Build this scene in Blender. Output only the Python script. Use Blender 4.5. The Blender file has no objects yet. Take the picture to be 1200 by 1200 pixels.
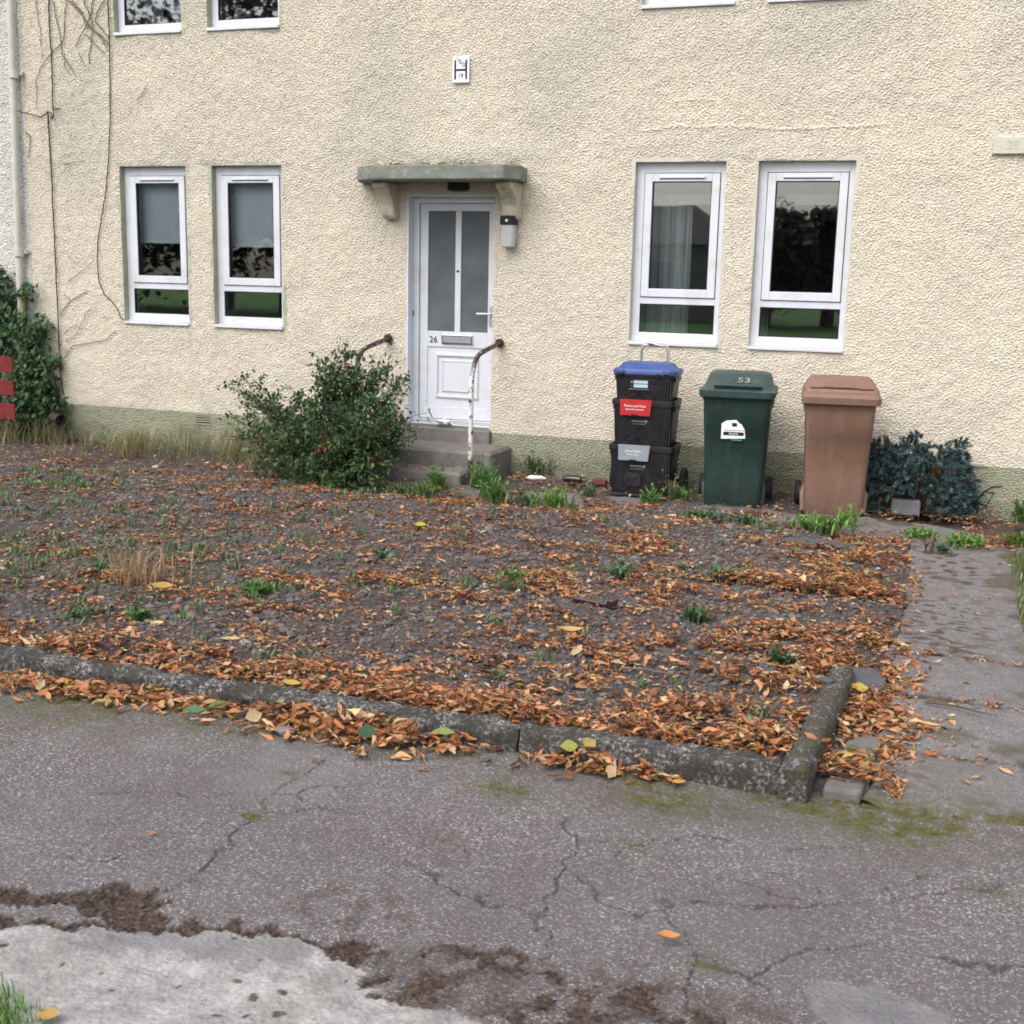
import bpy, math, random
import numpy as np
from mathutils import Matrix, Vector
random.seed(7)
R = np.random.default_rng(11)
S = bpy.context.scene
COL = S.collection
PI = math.pi

# ------------------------------------------------------------------ camera
CAM_H, CAM_D, YAW, PITCH, ROLL, FPX = 1.824, 10.56, 0.341853, 0.191728, 0.022305, 1446.0
cy, sy, cp, sp = math.cos(YAW), math.sin(YAW), math.cos(PITCH), math.sin(PITCH)
FWD = np.array([-sy * cp, cy * cp, -sp])
r0 = np.cross(FWD, [0, 0, 1.0]); r0 /= np.linalg.norm(r0)
u0 = np.cross(r0, FWD)
RGT = math.cos(ROLL) * r0 + math.sin(ROLL) * u0
UPV = -math.sin(ROLL) * r0 + math.cos(ROLL) * u0
CAMP = np.array([0, -CAM_D, CAM_H])
cam = bpy.data.cameras.new('camera')
cam.sensor_width = 36.0
cam.lens = 36.0 * FPX / 1200.0
cam.clip_start, cam.clip_end = 0.05, 500
co = bpy.data.objects.new('camera', cam)
M = Matrix.Identity(4)
for i in range(3):
    M[i][0], M[i][1], M[i][2], M[i][3] = RGT[i], UPV[i], -FWD[i], CAMP[i]
co.matrix_world = M
COL.objects.link(co)
S.camera = co

def ray(x, y): return FWD + (x - 600) / FPX * RGT - (y - 600) / FPX * UPV
def W(x, y, Y=0.0):                      # photo point -> point on a plane parallel to the house front
    d = ray(x, y); return d * ((Y + CAM_D) / d[1]) + CAMP
def G(x, y, Z=0.0):                      # photo point -> point on level ground
    d = ray(x, y); return d * ((Z - CAM_H) / d[2]) + CAMP

# ------------------------------------------------------------------ light
SUN_EL, SUN_AZ = math.radians(52), math.radians(202)
world = bpy.data.worlds.new('World'); S.world = world; world.use_nodes = True
nt = world.node_tree; nt.nodes.clear()
sky = nt.nodes.new('ShaderNodeTexSky'); sky.sky_type = 'NISHITA'; sky.sun_disc = False
sky.sun_elevation = SUN_EL; sky.sun_rotation = SUN_AZ
sky.air_density = 1.0; sky.dust_density = 4.0; sky.ozone_density = 1.0
hs = nt.nodes.new('ShaderNodeHueSaturation'); hs.inputs['Saturation'].default_value = 0.42
bg = nt.nodes.new('ShaderNodeBackground'); bg.inputs['Strength'].default_value = 0.15
wo = nt.nodes.new('ShaderNodeOutputWorld')
nt.links.new(sky.outputs[0], hs.inputs['Color']); nt.links.new(hs.outputs[0], bg.inputs['Color'])
nt.links.new(bg.outputs[0], wo.inputs['Surface'])
sl = bpy.data.lights.new('sun', 'SUN'); sl.energy = 0.6; sl.angle = math.radians(60); sl.color = (1, .97, .93)
so = bpy.data.objects.new('sun', sl); COL.objects.link(so)
sd = Vector((math.sin(SUN_AZ) * math.cos(SUN_EL), math.cos(SUN_AZ) * math.cos(SUN_EL), math.sin(SUN_EL)))
so.rotation_euler = sd.to_track_quat('Z', 'Y').to_euler(); so.location = (0, -20, 20)
S.view_settings.view_transform = 'Standard'; S.view_settings.look = 'None'
S.view_settings.exposure = 0.86; S.view_settings.gamma = 1
S.cycles.use_denoising = True
S.cycles.max_bounces = 8
S.cycles.filter_width = 1.8

# ------------------------------------------------------------------ materials
class Nodes:
    def __init__(s, name):
        s.m = bpy.data.materials.new(name); s.m.use_nodes = True
        s.t = s.m.node_tree; s.t.nodes.clear()
        s.out = s.n('ShaderNodeOutputMaterial'); s.p = s.n('ShaderNodeBsdfPrincipled')
        s.l(s.p.outputs[0], s.out.inputs['Surface'])
        s.co = s.n('ShaderNodeTexCoord').outputs['Object']
    def n(s, t): return s.t.nodes.new(t)
    def l(s, a, b): s.t.links.new(a, b)
    def set(s, k, v):
        if hasattr(v, 'is_linked') or hasattr(v, 'links'): s.l(v, s.p.inputs[k])
        else: s.p.inputs[k].default_value = v
    def noise(s, scale, detail=4, rough=.6, vec=None):
        n = s.n('ShaderNodeTexNoise'); n.inputs['Scale'].default_value = scale
        n.inputs['Detail'].default_value = detail; n.inputs['Roughness'].default_value = rough
        s.l(vec or s.co, n.inputs['Vector']); return n.outputs['Fac']
    def voro(s, scale, feat='F1', out='Color', vec=None):
        n = s.n('ShaderNodeTexVoronoi'); n.feature = feat; n.inputs['Scale'].default_value = scale
        s.l(vec or s.co, n.inputs['Vector']); return n.outputs[out]
    def attr(s, name, out='Fac'):
        n = s.n('ShaderNodeAttribute'); n.attribute_name = name; return n.outputs[out]
    def ramp(s, fac, stops, interp='LINEAR'):
        n = s.n('ShaderNodeValToRGB'); s.l(fac, n.inputs[0]); e = n.color_ramp.elements
        n.color_ramp.interpolation = interp
        while len(e) < len(stops): e.new(.5)
        for k, (p, c) in enumerate(stops):
            e[k].position = p; e[k].color = (*c, 1) if not isinstance(c, (int, float)) else (c, c, c, 1)
        return n.outputs[0]
    def mix(s, f, a, b, mode='MIX'):
        n = s.n('ShaderNodeMix'); n.data_type = 'RGBA'; n.blend_type = mode
        for k, v in ((0, f), (6, a), (7, b)):
            if isinstance(v, tuple): n.inputs[k].default_value = (*v, 1)
            elif isinstance(v, (int, float)): n.inputs[k].default_value = v
            else: s.l(v, n.inputs[k])
        return n.outputs[2]
    def math(s, op, a, b=0.0):
        n = s.n('ShaderNodeMath'); n.operation = op
        for k, v in enumerate((a, b)):
            if isinstance(v, (int, float)): n.inputs[k].default_value = v
            else: s.l(v, n.inputs[k])
        return n.outputs[0]
    def bump(s, h, strength=.5, dist=.01):
        n = s.n('ShaderNodeBump'); n.inputs['Strength'].default_value = strength
        n.inputs['Distance'].default_value = dist; s.l(h, n.inputs['Height'])
        s.l(n.outputs[0], s.p.inputs['Normal'])
    def sep(s, i):
        n = s.n('ShaderNodeSeparateXYZ'); s.l(s.co, n.inputs[0]); return n.outputs[i]

def plain(name, col, rough=.6, var=.15, scale=12, bump=0.0, bscale=80, spec=.3, metal=0.0, dirt=None, dscale=6, dlo=.5, dhi=.7, mud=None):
    m = Nodes(name)
    f = m.noise(scale)
    dark = tuple(c * (1 - var) for c in col); lite = tuple(min(1, c * (1 + var)) for c in col)
    c = m.ramp(f, [(.3, dark), (.7, lite)])
    if dirt:
        c = m.mix(m.ramp(m.noise(dscale, 8, .7), [(dlo, 0), (dhi, 1)]), c, dirt)
    if mud:
        z = m.n('ShaderNodeMapRange'); m.l(m.sep(2), z.inputs[0]); z.inputs[1].default_value = .42; z.inputs[2].default_value = .0
        z.inputs[3].default_value = 0; z.inputs[4].default_value = 1
        sp_ = m.math('MULTIPLY', z.outputs[0], m.ramp(m.noise(34, 8, .8), [(.46, 0), (.60, .75)]))
        mp = m.n('ShaderNodeMapping'); mp.inputs['Scale'].default_value = (16, 16, 1.3); m.l(m.co, mp.inputs[0])
        run = m.ramp(m.noise(1.0, 5, .7, mp.outputs[0]), [(.50, 0), (.66, .38)])
        scr = m.ramp(m.noise(90, 2, .5), [(.66, 0), (.70, .5)])
        c = m.mix(m.math('MAXIMUM', m.math('MAXIMUM', sp_, run), scr), c, mud)
    m.set('Base Color', c); m.set('Roughness', rough); m.set('Specular IOR Level', spec); m.set('Metallic', metal)
    if bump: m.bump(m.noise(bscale, 3), bump, .004)
    return m.m

def wall_mat(name, base, stain_col, chalk):
    m = Nodes(name)
    c = m.ramp(m.noise(1.3, 6, .65), [(.3, tuple(x * .93 for x in base)), (.7, tuple(min(1, x * 1.05) for x in base))])
    c = m.mix(m.ramp(m.noise(110, 2), [(.35, 0), (.75, .35)]), c, chalk)
    c = m.mix(m.ramp(m.noise(75, 3, .8), [(.53, 0), (.64, .5)]), c, stain_col)
    g = m.math('MULTIPLY', m.attr('stain'), m.ramp(m.noise(5, 8, .7), [(.3, .25), (.7, 1)]))
    c = m.mix(g, c, stain_col)
    c = m.mix(m.math('MULTIPLY', m.attr('moss'), m.ramp(m.noise(28, 6, .7), [(.35, .1), (.65, 1)])), c, (.075, .085, .045))
    c = m.mix(m.attr('pale'), c, (.70, .66, .58))
    m.set('Base Color', c); m.set('Roughness', .95); m.set('Specular IOR Level', .15)
    m.bump(m.noise(170, 3, .7), .5, .004)
    return m.m

MT = {}
MT['wall'] = wall_mat('cream_roughcast', (.66, .60, .495), (.45, .425, .375), (.72, .67, .57))
MT['wall_grey'] = wall_mat('grey_roughcast', (.60, .585, .55), (.42, .42, .40), (.66, .65, .62))
MT['plinth'] = wall_mat('green_plinth', (.315, .32, .225), (.22, .23, .17), (.37, .37, .28))
MT['upvc'] = plain('white_upvc', (.655, .675, .725), .35, .03, 3, spec=.45, dirt=(.55, .55, .54), dscale=5, dlo=.50, dhi=.75)
MT['gasket'] = plain('black_gasket', (.02, .02, .022), .6)
MT['reveal'] = plain('green_grey_reveal', (.36, .38, .28), .9, .15, 9, .5, 160)
MT['reveal_white'] = plain('cream_reveal', (.58, .55, .48), .9, .1, 9, .4, 160)
MT['concrete'] = plain('grey_concrete', (.26, .255, .24), .95, .22, 5, .7, 140, .2, dirt=(.12, .115, .10), dscale=4)
MT['step'] = plain('step_concrete', (.19, .175, .165), .95, .22, 7, .6, 140, .2, dirt=(.09, .10, .055), dscale=5, dlo=.55, dhi=.75)
MT['canopy'] = plain('green_grey_canopy_paint', (.20, .212, .18), .9, .22, 9, .6, 120, .2, dirt=(.36, .36, .32), dscale=14, dlo=.55, dhi=.72)
MT['bracket'] = plain('cream_bracket_paint', (.60, .535, .43), .95, .12, 9, .9, 90, .15, dirt=(.32, .28, .22), dscale=6)
MT['dark_room'] = plain('dim_room_wall', (.30, .26, .29), .9, .2, 2)
MT['blind'] = plain('blind_cloth', (.78, .84, .88), .9, .04, 30)
MT['curtain'] = plain('curtain_cloth', (.62, .66, .66), .9, .06, 30)
MT['steel'] = plain('brushed_steel', (.62, .63, .66), .35, .06, 40, metal=.85)
MT['black_plastic'] = plain('black_box_plastic', (.011, .010, .015), .42, .25, 9, .1, 200, .4, dirt=(.03, .03, .035), dscale=7, dlo=.6, dhi=.8, mud=(.055, .05, .048))
MT['tyre'] = plain('black_rubber', (.018, .018, .02), .7)
MT['blue_lid'] = plain('blue_lid_plastic', (.05, .085, .25), .45, .15, 10, .1, 150, .4, dirt=(.13, .15, .27), dscale=8, dlo=.6, dhi=.85)
MT['red'] = plain('red_flap', (.42, .018, .02), .45, .08, 12)
MT['grey_flap'] = plain('grey_flap', (.23, .26, .29), .45, .08, 12)
MT['white'] = plain('white_print', (.85, .85, .87), .5, .02)
MT['black'] = plain('black_print', (.015, .015, .018), .5, .05)
MT['green_bin'] = plain('green_bin_plastic', (.016, .040, .036), .5, .2, 8, .25, 260, .4, dirt=(.035, .06, .055), dscale=5, dlo=.55, dhi=.85, mud=(.060, .075, .066))
MT['green_lid'] = plain('green_lid_plastic', (.03, .058, .054), .5, .2, 8, .25, 260, .4, dirt=(.08, .11, .10), dscale=7, dlo=.52, dhi=.8)
MT['brown_bin'] = plain('brown_bin_plastic', (.205, .118, .082), .55, .06, 8, .25, 260, .35, dirt=(.25, .160, .120), dscale=3, dlo=.45, dhi=.8, mud=(.27, .19, .15))
MT['pipe'] = plain('painted_pipe', (.56, .54, .48), .6, .08, 14, dirt=(.30, .25, .19), dscale=9, dlo=.62, dhi=.8)
MT['brown_pipe'] = plain('purple_brown_pipe', (.06, .035, .04), .6)
MT['cable'] = plain('black_cable', (.03, .025, .025), .7)
MT['vine'] = plain('dry_vine_stem', (.155, .125, .10), .95, .3, 20)
MT['fence'] = plain('red_fence_paint', (.165, .022, .019), .75, .2, 12, .3, 60)
MT['block'] = plain('grey_block', (.16, .155, .17), .95, .15, 15, .5, 150)
MT['slate'] = plain('dark_slate', (.085, .085, .095), .7, .2, 20, .3, 80)
MT['paper'] = plain('scrap_paper', (.78, .73, .72), .8, .08, 60)
MT['bark'] = plain('brown_bark', (.10, .075, .055), .95, .3, 30, .5, 90)
MT['bottle'] = plain('dark_bottle', (.025, .015, .018), .25, .2, 20, spec=.6)
MT['terracotta'] = plain('rusty_brown_scrap', (.14, .05, .035), .8, .3, 20)
MT['roof'] = plain('brown_tile_roof', (.12, .10, .10), .9, .2, 3)
MT['far_wall'] = plain('far_house_render', (.45, .42, .37), .9, .1, 2)
MT['lawn'] = plain('lawn_green', (.055, .15, .026), .95, .35, 3)
MT['road'] = plain('far_road', (.06, .06, .062), .95, .2, 4)
MT['ground'] = plain('bare_earth', (.075, .06, .05), .97, .3, 4, .5, 60)
MT['silver'] = plain('galvanised_tube', (.55, .56, .58), .3, .06, 30, metal=.9)

def rail_mat():
    m = Nodes('chipped_rail_paint')
    f = m.ramp(m.noise(26, 5, .7), [(.52, 0), (.57, 1)])
    up = m.ramp(m.sep(2), [(.0, 0), (1, 0)])
    z = m.n('ShaderNodeMapRange'); m.l(m.sep(2), z.inputs[0]); z.inputs[1].default_value = .78; z.inputs[2].default_value = .92
    f2 = m.math('MAXIMUM', f, m.math('MULTIPLY', z.outputs[0], m.ramp(m.noise(40, 4), [(.36, 0), (.42, 1)])))
    z2 = m.n('ShaderNodeMapRange'); m.l(m.sep(2), z2.inputs[0]); z2.inputs[1].default_value = .12; z2.inputs[2].default_value = .08
    f3 = m.math('MAXIMUM', f2, z2.outputs[0])
    m.set('Base Color', m.mix(f3, (.72, .70, .68), m.ramp(m.noise(60), [(.4, (.018, .014, .013)), (.7, (.10, .05, .03))])))
    m.set('Roughness', .6); return m.m
MT['rail'] = rail_mat()

def glass_mat(name, base=.115, gain=.9, wave=.07, tint=(.95, .97, .975)):
    m = Nodes(name)
    tr = m.n('ShaderNodeBsdfTransparent'); tr.inputs[0].default_value = (*tint, 1)
    gl = m.n('ShaderNodeBsdfGlossy'); gl.inputs['Roughness'].default_value = .015
    bp = m.n('ShaderNodeBump'); bp.inputs['Strength'].default_value = wave; bp.inputs['Distance'].default_value = .004
    m.l(m.noise(2.2, 1), bp.inputs['Height']); m.l(bp.outputs[0], gl.inputs['Normal'])
    fr = m.n('ShaderNodeFresnel'); fr.inputs[0].default_value = 1.5
    f = m.math('ADD', base, m.math('MULTIPLY', fr.outputs[0], gain))
    mx = m.n('ShaderNodeMixShader'); m.l(f, mx.inputs[0]); m.l(tr.outputs[0], mx.inputs[1]); m.l(gl.outputs[0], mx.inputs[2])
    m.l(mx.outputs[0], m.out.inputs['Surface']); return m.m
MT['glass'] = glass_mat('window_glass')
def door_glass():
    m = Nodes('obscure_door_glass')
    m.set('Base Color', m.ramp(m.noise(3, 3), [(.3, (.11, .12, .13)), (.7, (.16, .17, .18))])); m.set('Roughness', .12); m.set('Specular IOR Level', .9)
    m.bump(m.noise(6, 2), .12, .004); return m.m
MT['door_glass'] = door_glass()
def lampglass():
    m = Nodes('ribbed_lamp_glass'); m.set('Base Color', (.62, .62, .62, 1)); m.set('Roughness', .18); m.set('Specular IOR Level', .6)
    m.set('Transmission Weight', .25); return m.m
MT['lampglass'] = lampglass()

def leaf_mat(name, rough=.6, trans=.15, spec=.25):
    m = Nodes(name)
    m.set('Base Color', m.mix(m.ramp(m.noise(60, 3), [(.35, 0), (.7, .35)]), m.attr('col', 'Color'), m.mix(.5, m.attr('col', 'Color'), (.03, .02, .012))))
    m.set('Roughness', rough); m.set('Specular IOR Level', spec)
    if trans:
        d = m.n('ShaderNodeBsdfTranslucent'); m.l(m.attr('col', 'Color'), d.inputs[0])
        mx = m.n('ShaderNodeMixShader'); mx.inputs[0].default_value = trans
        m.l(m.p.outputs[0], mx.inputs[1]); m.l(d.outputs[0], mx.inputs[2]); m.l(mx.outputs[0], m.out.inputs['Surface'])
    return m.m
MT['leaf'] = leaf_mat('dry_leaf')
MT['foliage'] = leaf_mat('green_leaf', .5, .2, .35)
MT['needle'] = leaf_mat('blue_needle', .6, 0, .3)
MT['stone'] = leaf_mat('gravel_stone', .85, 0, .25)

def asphalt(name):
    m = Nodes(name)
    chip = m.voro(175, 'F1', 'Color'); sp_ = m.n('ShaderNodeSeparateColor'); m.l(chip, sp_.inputs[0])
    base = m.ramp(sp_.outputs[0], [(.0, (.070, .060, .060)), (.55, (.122, .108, .108)), (.82, (.17, .154, .155)), (.94, (.37, .345, .338))])
    wear = m.ramp(m.noise(1.6, 6, .65), [(.3, 0), (.72, 1)])
    base = m.mix(m.math('MULTIPLY', wear, .38), base, (.17, .155, .16))
    base = m.mix(m.ramp(m.noise(2.3, 9, .72), [(.47, 0), (.70, .62)]), base, (.078, .063, .056))
    base = m.mix(m.ramp(m.noise(.9, 5, .6), [(.40, 0), (.65, .4)]), base, (.105, .094, .092))
    conc = m.ramp(m.noise(9, 9, .8), [(.36, (.19, .18, .172)), (.47, (.285, .27, .262)), (.60, (.41, .392, .38))])
    conc = m.mix(m.ramp(m.noise(2.6, 6, .7), [(.45, 0), (.68, .55)]), conc, (.20, .185, .172))
    conc = m.mix(m.ramp(m.noise(60, 4, .7), [(.52, 0), (.75, .6)]), conc, (.20, .185, .17))
    base = m.mix(m.attr('pale'), base, conc)
    smooth = m.ramp(m.noise(10, 5), [(.3, (.135, .13, .135)), (.7, (.20, .19, .195))])
    base = m.mix(m.attr('screed'), base, smooth)
    dirt = m.ramp(m.noise(55, 5, .7), [(.36, (.020, .013, .010)), (.5, (.046, .029, .022)), (.64, (.11, .072, .052))])
    base = m.mix(m.attr('dirt'), base, dirt)
    base = m.mix(m.math('MULTIPLY', m.attr('crack'), .74), base, (.036, .030, .027))
    moss = m.ramp(m.noise(40, 5, .7), [(.3, (.035, .035, .010)), (.7, (.105, .105, .022))])
    mf = m.math('MULTIPLY', m.attr('moss'), m.ramp(m.noise(16, 6, .75), [(.36, 0), (.56, 1)]))
    base = m.mix(mf, base, moss)
    m.set('Base Color', base); m.set('Roughness', m.ramp(m.noise(3), [(.3, .62), (.7, .9)])); m.set('Specular IOR Level', .35)
    m.bump(m.voro(175, 'F1', 'Distance'), .55, .003)
    return m.m
MT['asphalt'] = asphalt('worn_asphalt')

def bed_mat():
    m = Nodes('dark_gravel_soil')
    c = m.ramp(m.noise(45, 6, .7), [(.3, (.040, .034, .033)), (.5, (.082, .071, .068)), (.72, (.15, .133, .128))])
    c = m.mix(m.ramp(m.noise(2.2, 5), [(.45, 0), (.7, .6)]), c, (.085, .052, .038))
    mf = m.math('MULTIPLY', m.attr('moss'), m.ramp(m.noise(22, 6, .75), [(.38, 0), (.62, 1)]))
    c = m.mix(mf, c, (.07, .085, .022))
    m.set('Base Color', c); m.set('Roughness', .95); m.set('Specular IOR Level', .2)
    m.bump(m.noise(120, 4, .7), .8, .008); return m.m
MT['bed'] = bed_mat()

def kerb_mat():
    m = Nodes('mossy_kerb_concrete')
    c = m.ramp(m.noise(60, 4, .75), [(.38, (.018, .016, .015)), (.48, (.075, .070, .067)), (.56, (.15, .142, .138)), (.64, (.46, .44, .43))])
    dk = m.ramp(m.noise(9, 8, .75), [(.42, 0), (.57, .88)])
    c = m.mix(dk, c, (.024, .022, .021))
    z = m.n('ShaderNodeMapRange'); m.l(m.sep(2), z.inputs[0]); z.inputs[1].default_value = .05; z.inputs[2].default_value = .11
    mo = m.math('MULTIPLY', m.attr('moss'), m.ramp(m.noise(9, 6, .7), [(.46, 0), (.62, 1)]))
    c = m.mix(mo, c, (.10, .088, .022))
    m.set('Base Color', c); m.set('Roughness', .95); m.bump(m.noise(130, 5, .75), .8, .006); return m.m
MT['kerb'] = kerb_mat()

# ------------------------------------------------------------------ mesh helpers
def make_mesh(name, V, faces, mat, attrs=None, smooth=False, mats=None, midx=None):
    """faces: list of (n,k) int arrays"""
    me = bpy.data.meshes.new(name)
    V = np.asarray(V, dtype=np.float32)
    me.vertices.add(len(V)); me.vertices.foreach_set('co', V.ravel())
    faces = [f for f in faces if len(f)]
    nl = sum(f.size for f in faces); npoly = sum(len(f) for f in faces)
    idx = np.concatenate([f.ravel() for f in faces]).astype(np.int32)
    tot = np.concatenate([np.full(len(f), f.shape[1], np.int32) for f in faces])
    st = np.concatenate([[0], np.cumsum(tot)[:-1]]).astype(np.int32)
    me.loops.add(nl); me.loops.foreach_set('vertex_index', idx)
    me.polygons.add(npoly); me.polygons.foreach_set('loop_start', st); me.polygons.foreach_set('loop_total', tot)
    me.polygons.foreach_set('use_smooth', np.full(npoly, bool(smooth)))
    for k, a in (attrs or {}).items():
        a = np.asarray(a, dtype=np.float32)
        if a.ndim == 1:
            at = me.attributes.new(k, 'FLOAT', 'POINT'); at.data.foreach_set('value', a)
        else:
            at = me.attributes.new(k, 'FLOAT_COLOR', 'POINT')
            at.data.foreach_set('color', np.hstack([a, np.ones((len(a), 1), np.float32)]).ravel())
    me.materials.append(mat)
    me.update(calc_edges=True); me.validate()
    return me

def link(name, me, parent=None, loc=(0, 0, 0)):
    o = bpy.data.objects.new(name, me); COL.objects.link(o); o.location = loc
    if parent is not None: o.parent = parent
    return o
def tag(o, label=None, cat=None, group=None, kind=None):
    if label: o['label'] = label
    if cat: o['category'] = cat
    if group: o['group'] = group
    if kind: o['kind'] = kind
    return o
def thing(name, label, cat, loc=(0, 0, 0), rz=0.0, group=None):
    o = bpy.data.objects.new(name, None); COL.objects.link(o); o.empty_display_size = .1
    o.location = loc; o.rotation_euler = (0, 0, rz)
    return tag(o, label, cat, group)

class MB:
    def __init__(s): s.v = []; s.f = []; s.n = 0; s.c = []
    def add(s, V, F, c=None):
        V = np.asarray(V, float)
        s.v.append(V)
        for f in F:
            f = np.asarray(f)
            if f.ndim == 1: f = f[None]
            s.f.append(f + s.n)
        s.n += len(V)
        if c is not None: s.c.append(np.broadcast_to(np.asarray(c, float), (len(V), 3)))
        return s
    def box(s, x0, x1, y0, y1, z0, z1, b=0.0):
        if b <= 0:
            V = [(x, y, z) for z in (z0, z1) for y in (y0, y1) for x in (x0, x1)]
            return s.add(V, [np.array([[0, 2, 3, 1], [4, 5, 7, 6], [0, 1, 5, 4], [2, 6, 7, 3], [0, 4, 6, 2], [1, 3, 7, 5]])])
        return s.loft([(z0, x1 - x0 - 2 * b, y1 - y0 - 2 * b, b * .5), (z0 + b, x1 - x0, y1 - y0, b), (z1 - b, x1 - x0, y1 - y0, b),
                       (z1, x1 - x0 - 2 * b, y1 - y0 - 2 * b, b * .5)], ((x0 + x1) / 2, (y0 + y1) / 2), 2)
    def loft(s, rings, c=(0, 0), seg=4, cap0=True, cap1=True):
        """rings: (z, width, depth, radius[, cx, cy])"""
        vs = []; nn = 4 * (seg + 1)
        for r in rings:
            z, w, d, rad = r[:4]; ox = r[4] if len(r) > 4 else 0; oy = r[5] if len(r) > 5 else 0
            rad = min(rad, w / 2 - 1e-4, d / 2 - 1e-4)
            for q in range(4):
                qx = (1, -1, -1, 1)[q]; qy = (1, 1, -1, -1)[q]
                for k in range(seg + 1):
                    a = q * PI / 2 + k / seg * PI / 2
                    vs.append((c[0] + ox + qx * (w / 2 - rad) + rad * math.cos(a), c[1] + oy + qy * (d / 2 - rad) + rad * math.sin(a), z))
        F = []
        q = []
        for i in range(len(rings) - 1):
            for k in range(nn):
                a = i * nn + k; b = i * nn + (k + 1) % nn
                q.append((a, b, b + nn, a + nn))
        F.append(np.array(q))
        if cap0: F.append(np.arange(nn)[::-1])
        if cap1: F.append(np.arange(nn) + (len(rings) - 1) * nn)
        return s.add(vs, F)
    def tube(s, pts, r, n=8, cap=True):
        P = np.asarray(pts, float); m = len(P)
        rr = np.broadcast_to(np.asarray(r, float), (m,))
        T = np.gradient(P, axis=0); T /= np.linalg.norm(T, axis=1)[:, None] + 1e-12
        ref = np.array([0, 0, 1.0]) if abs(T[0][2]) < .9 else np.array([1.0, 0, 0])
        vs = []
        for i in range(m):
            a = np.cross(T[i], ref)
            if np.linalg.norm(a) < .05: a = np.cross(T[i], [0.3, 1, .2])
            a /= np.linalg.norm(a); b = np.cross(T[i], a); ref = -b if False else ref
            for k in range(n):
                t = 2 * PI * k / n
                vs.append(P[i] + rr[i] * (math.cos(t) * a + math.sin(t) * b))
        q = [(i * n + k, i * n + (k + 1) % n, (i + 1) * n + (k + 1) % n, (i + 1) * n + k) for i in range(m - 1) for k in range(n)]
        F = [np.array(q)]
        if cap: F += [np.arange(n)[::-1], np.arange(n) + (m - 1) * n]
        return s.add(vs, F)
    def prism(s, poly, y0, y1):
        """polygon in (x,z) extruded along y"""
        n = len(poly)
        V = [(p[0], y0, p[1]) for p in poly] + [(p[0], y1, p[1]) for p in poly]
        F = [np.arange(n), np.arange(n)[::-1] + n, np.array([(k, k + n, (k + 1) % n + n, (k + 1) % n) for k in range(n)])]
        return s.add(V, F)
    def slab(s, poly, z0, z1):
        n = len(poly)
        V = [(p[0], p[1], z0) for p in poly] + [(p[0], p[1], z1) for p in poly]
        F = [np.arange(n)[::-1], np.arange(n) + n, np.array([(k, (k + 1) % n, (k + 1) % n + n, k + n) for k in range(n)])]
        return s.add(V, F)
    def frame(s, x0, x1, z0, z1, l, r, b, t, y0, y1):
        """rectangular ring in the xz plane, butt jointed"""
        s.box(x0, x0 + l, y0, y1, z0, z1); s.box(x1 - r, x1, y0, y1, z0, z1)
        s.box(x0 + l, x1 - r, y0, y1, z0, z0 + b); s.box(x0 + l, x1 - r, y0, y1, z1 - t, z1); return s
    def build(s, name, mat, parent=None, off=(0, 0, 0), smooth=False, bevel=0.0, loc=(0, 0, 0)):
        V = np.concatenate(s.v) - np.asarray(off, float)
        by = {}
        for f in s.f: by.setdefault(f.shape[1], []).append(f)
        me = make_mesh(name, V, [np.concatenate(x) for x in by.values()], mat,
                       {'col': np.concatenate(s.c)} if s.c else None, smooth)
        o = link(name, me, parent, loc)
        if bevel:
            b = o.modifiers.new('bevel', 'BEVEL'); b.width = bevel; b.segments = 2; b.limit_method = 'ANGLE'
        if smooth:
            e = o.modifiers.new('split', 'EDGE_SPLIT'); e.split_angle = math.radians(38)
        return o

def text_mesh(name, txt, size, mat, parent, M4, ext=.001, align='CENTER'):
    cu = bpy.data.curves.new(name, 'FONT'); cu.body = txt; cu.size = size; cu.extrude = ext
    cu.align_x = align; cu.align_y = 'CENTER'
    tmp = bpy.data.objects.new('tmp_text', cu); COL.objects.link(tmp)
    bpy.context.view_layer.update()
    me = bpy.data.meshes.new_from_object(tmp.evaluated_get(bpy.context.evaluated_depsgraph_get()))
    bpy.data.objects.remove(tmp); bpy.data.curves.remove(cu)
    me.name = name; me.transform(M4); me.materials.clear(); me.materials.append(mat)
    return link(name, me, parent)
def FACE(x, y, z, rz=0.0, tilt=0.0, rolla=0.0):      # text plane facing -y
    return Matrix.Translation((x, y, z)) @ Matrix.Rotation(rz, 4, 'Z') @ Matrix.Rotation(PI / 2 + tilt, 4, 'X') @ Matrix.Rotation(rolla, 4, 'Z')

# noise tile: periodic band-limited noise with bilinear lookup
class Tile:
    def __init__(s, lam, n=512, per=8, seed=0, lo=2.2):
        s.cell = lam / per; s.n = n
        g = np.random.default_rng(seed).standard_normal((n, n))
        f = np.fft.fftfreq(n); fr = np.hypot(f[:, None], f[None]) * per
        filt = np.exp(-(fr ** 2) * 1.2) * (1 - np.exp(-(fr * lo) ** 2))
        h = np.fft.ifft2(np.fft.fft2(g) * filt).real; s.h = h / h.std()
    def __call__(s, x, y):
        u = np.asarray(x) / s.cell; v = np.asarray(y) / s.cell
        i = np.floor(u).astype(int); j = np.floor(v).astype(int); a = u - i; b = v - j
        i %= s.n; j %= s.n; i1 = (i + 1) % s.n; j1 = (j + 1) % s.n
        return (s.h[i, j] * (1 - a) + s.h[i1, j] * a) * (1 - b) + (s.h[i, j1] * (1 - a) + s.h[i1, j1] * a) * b
N_FINE, N_LUMP, N_MID, N_BIG, N_HUGE = Tile(.014, 1024, 4, 1), Tile(.0150, 1024, 3, 2), Tile(.09, 512, 8, 3), Tile(.4, 512, 8, 4), Tile(1.6, 256, 8, 5)

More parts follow.
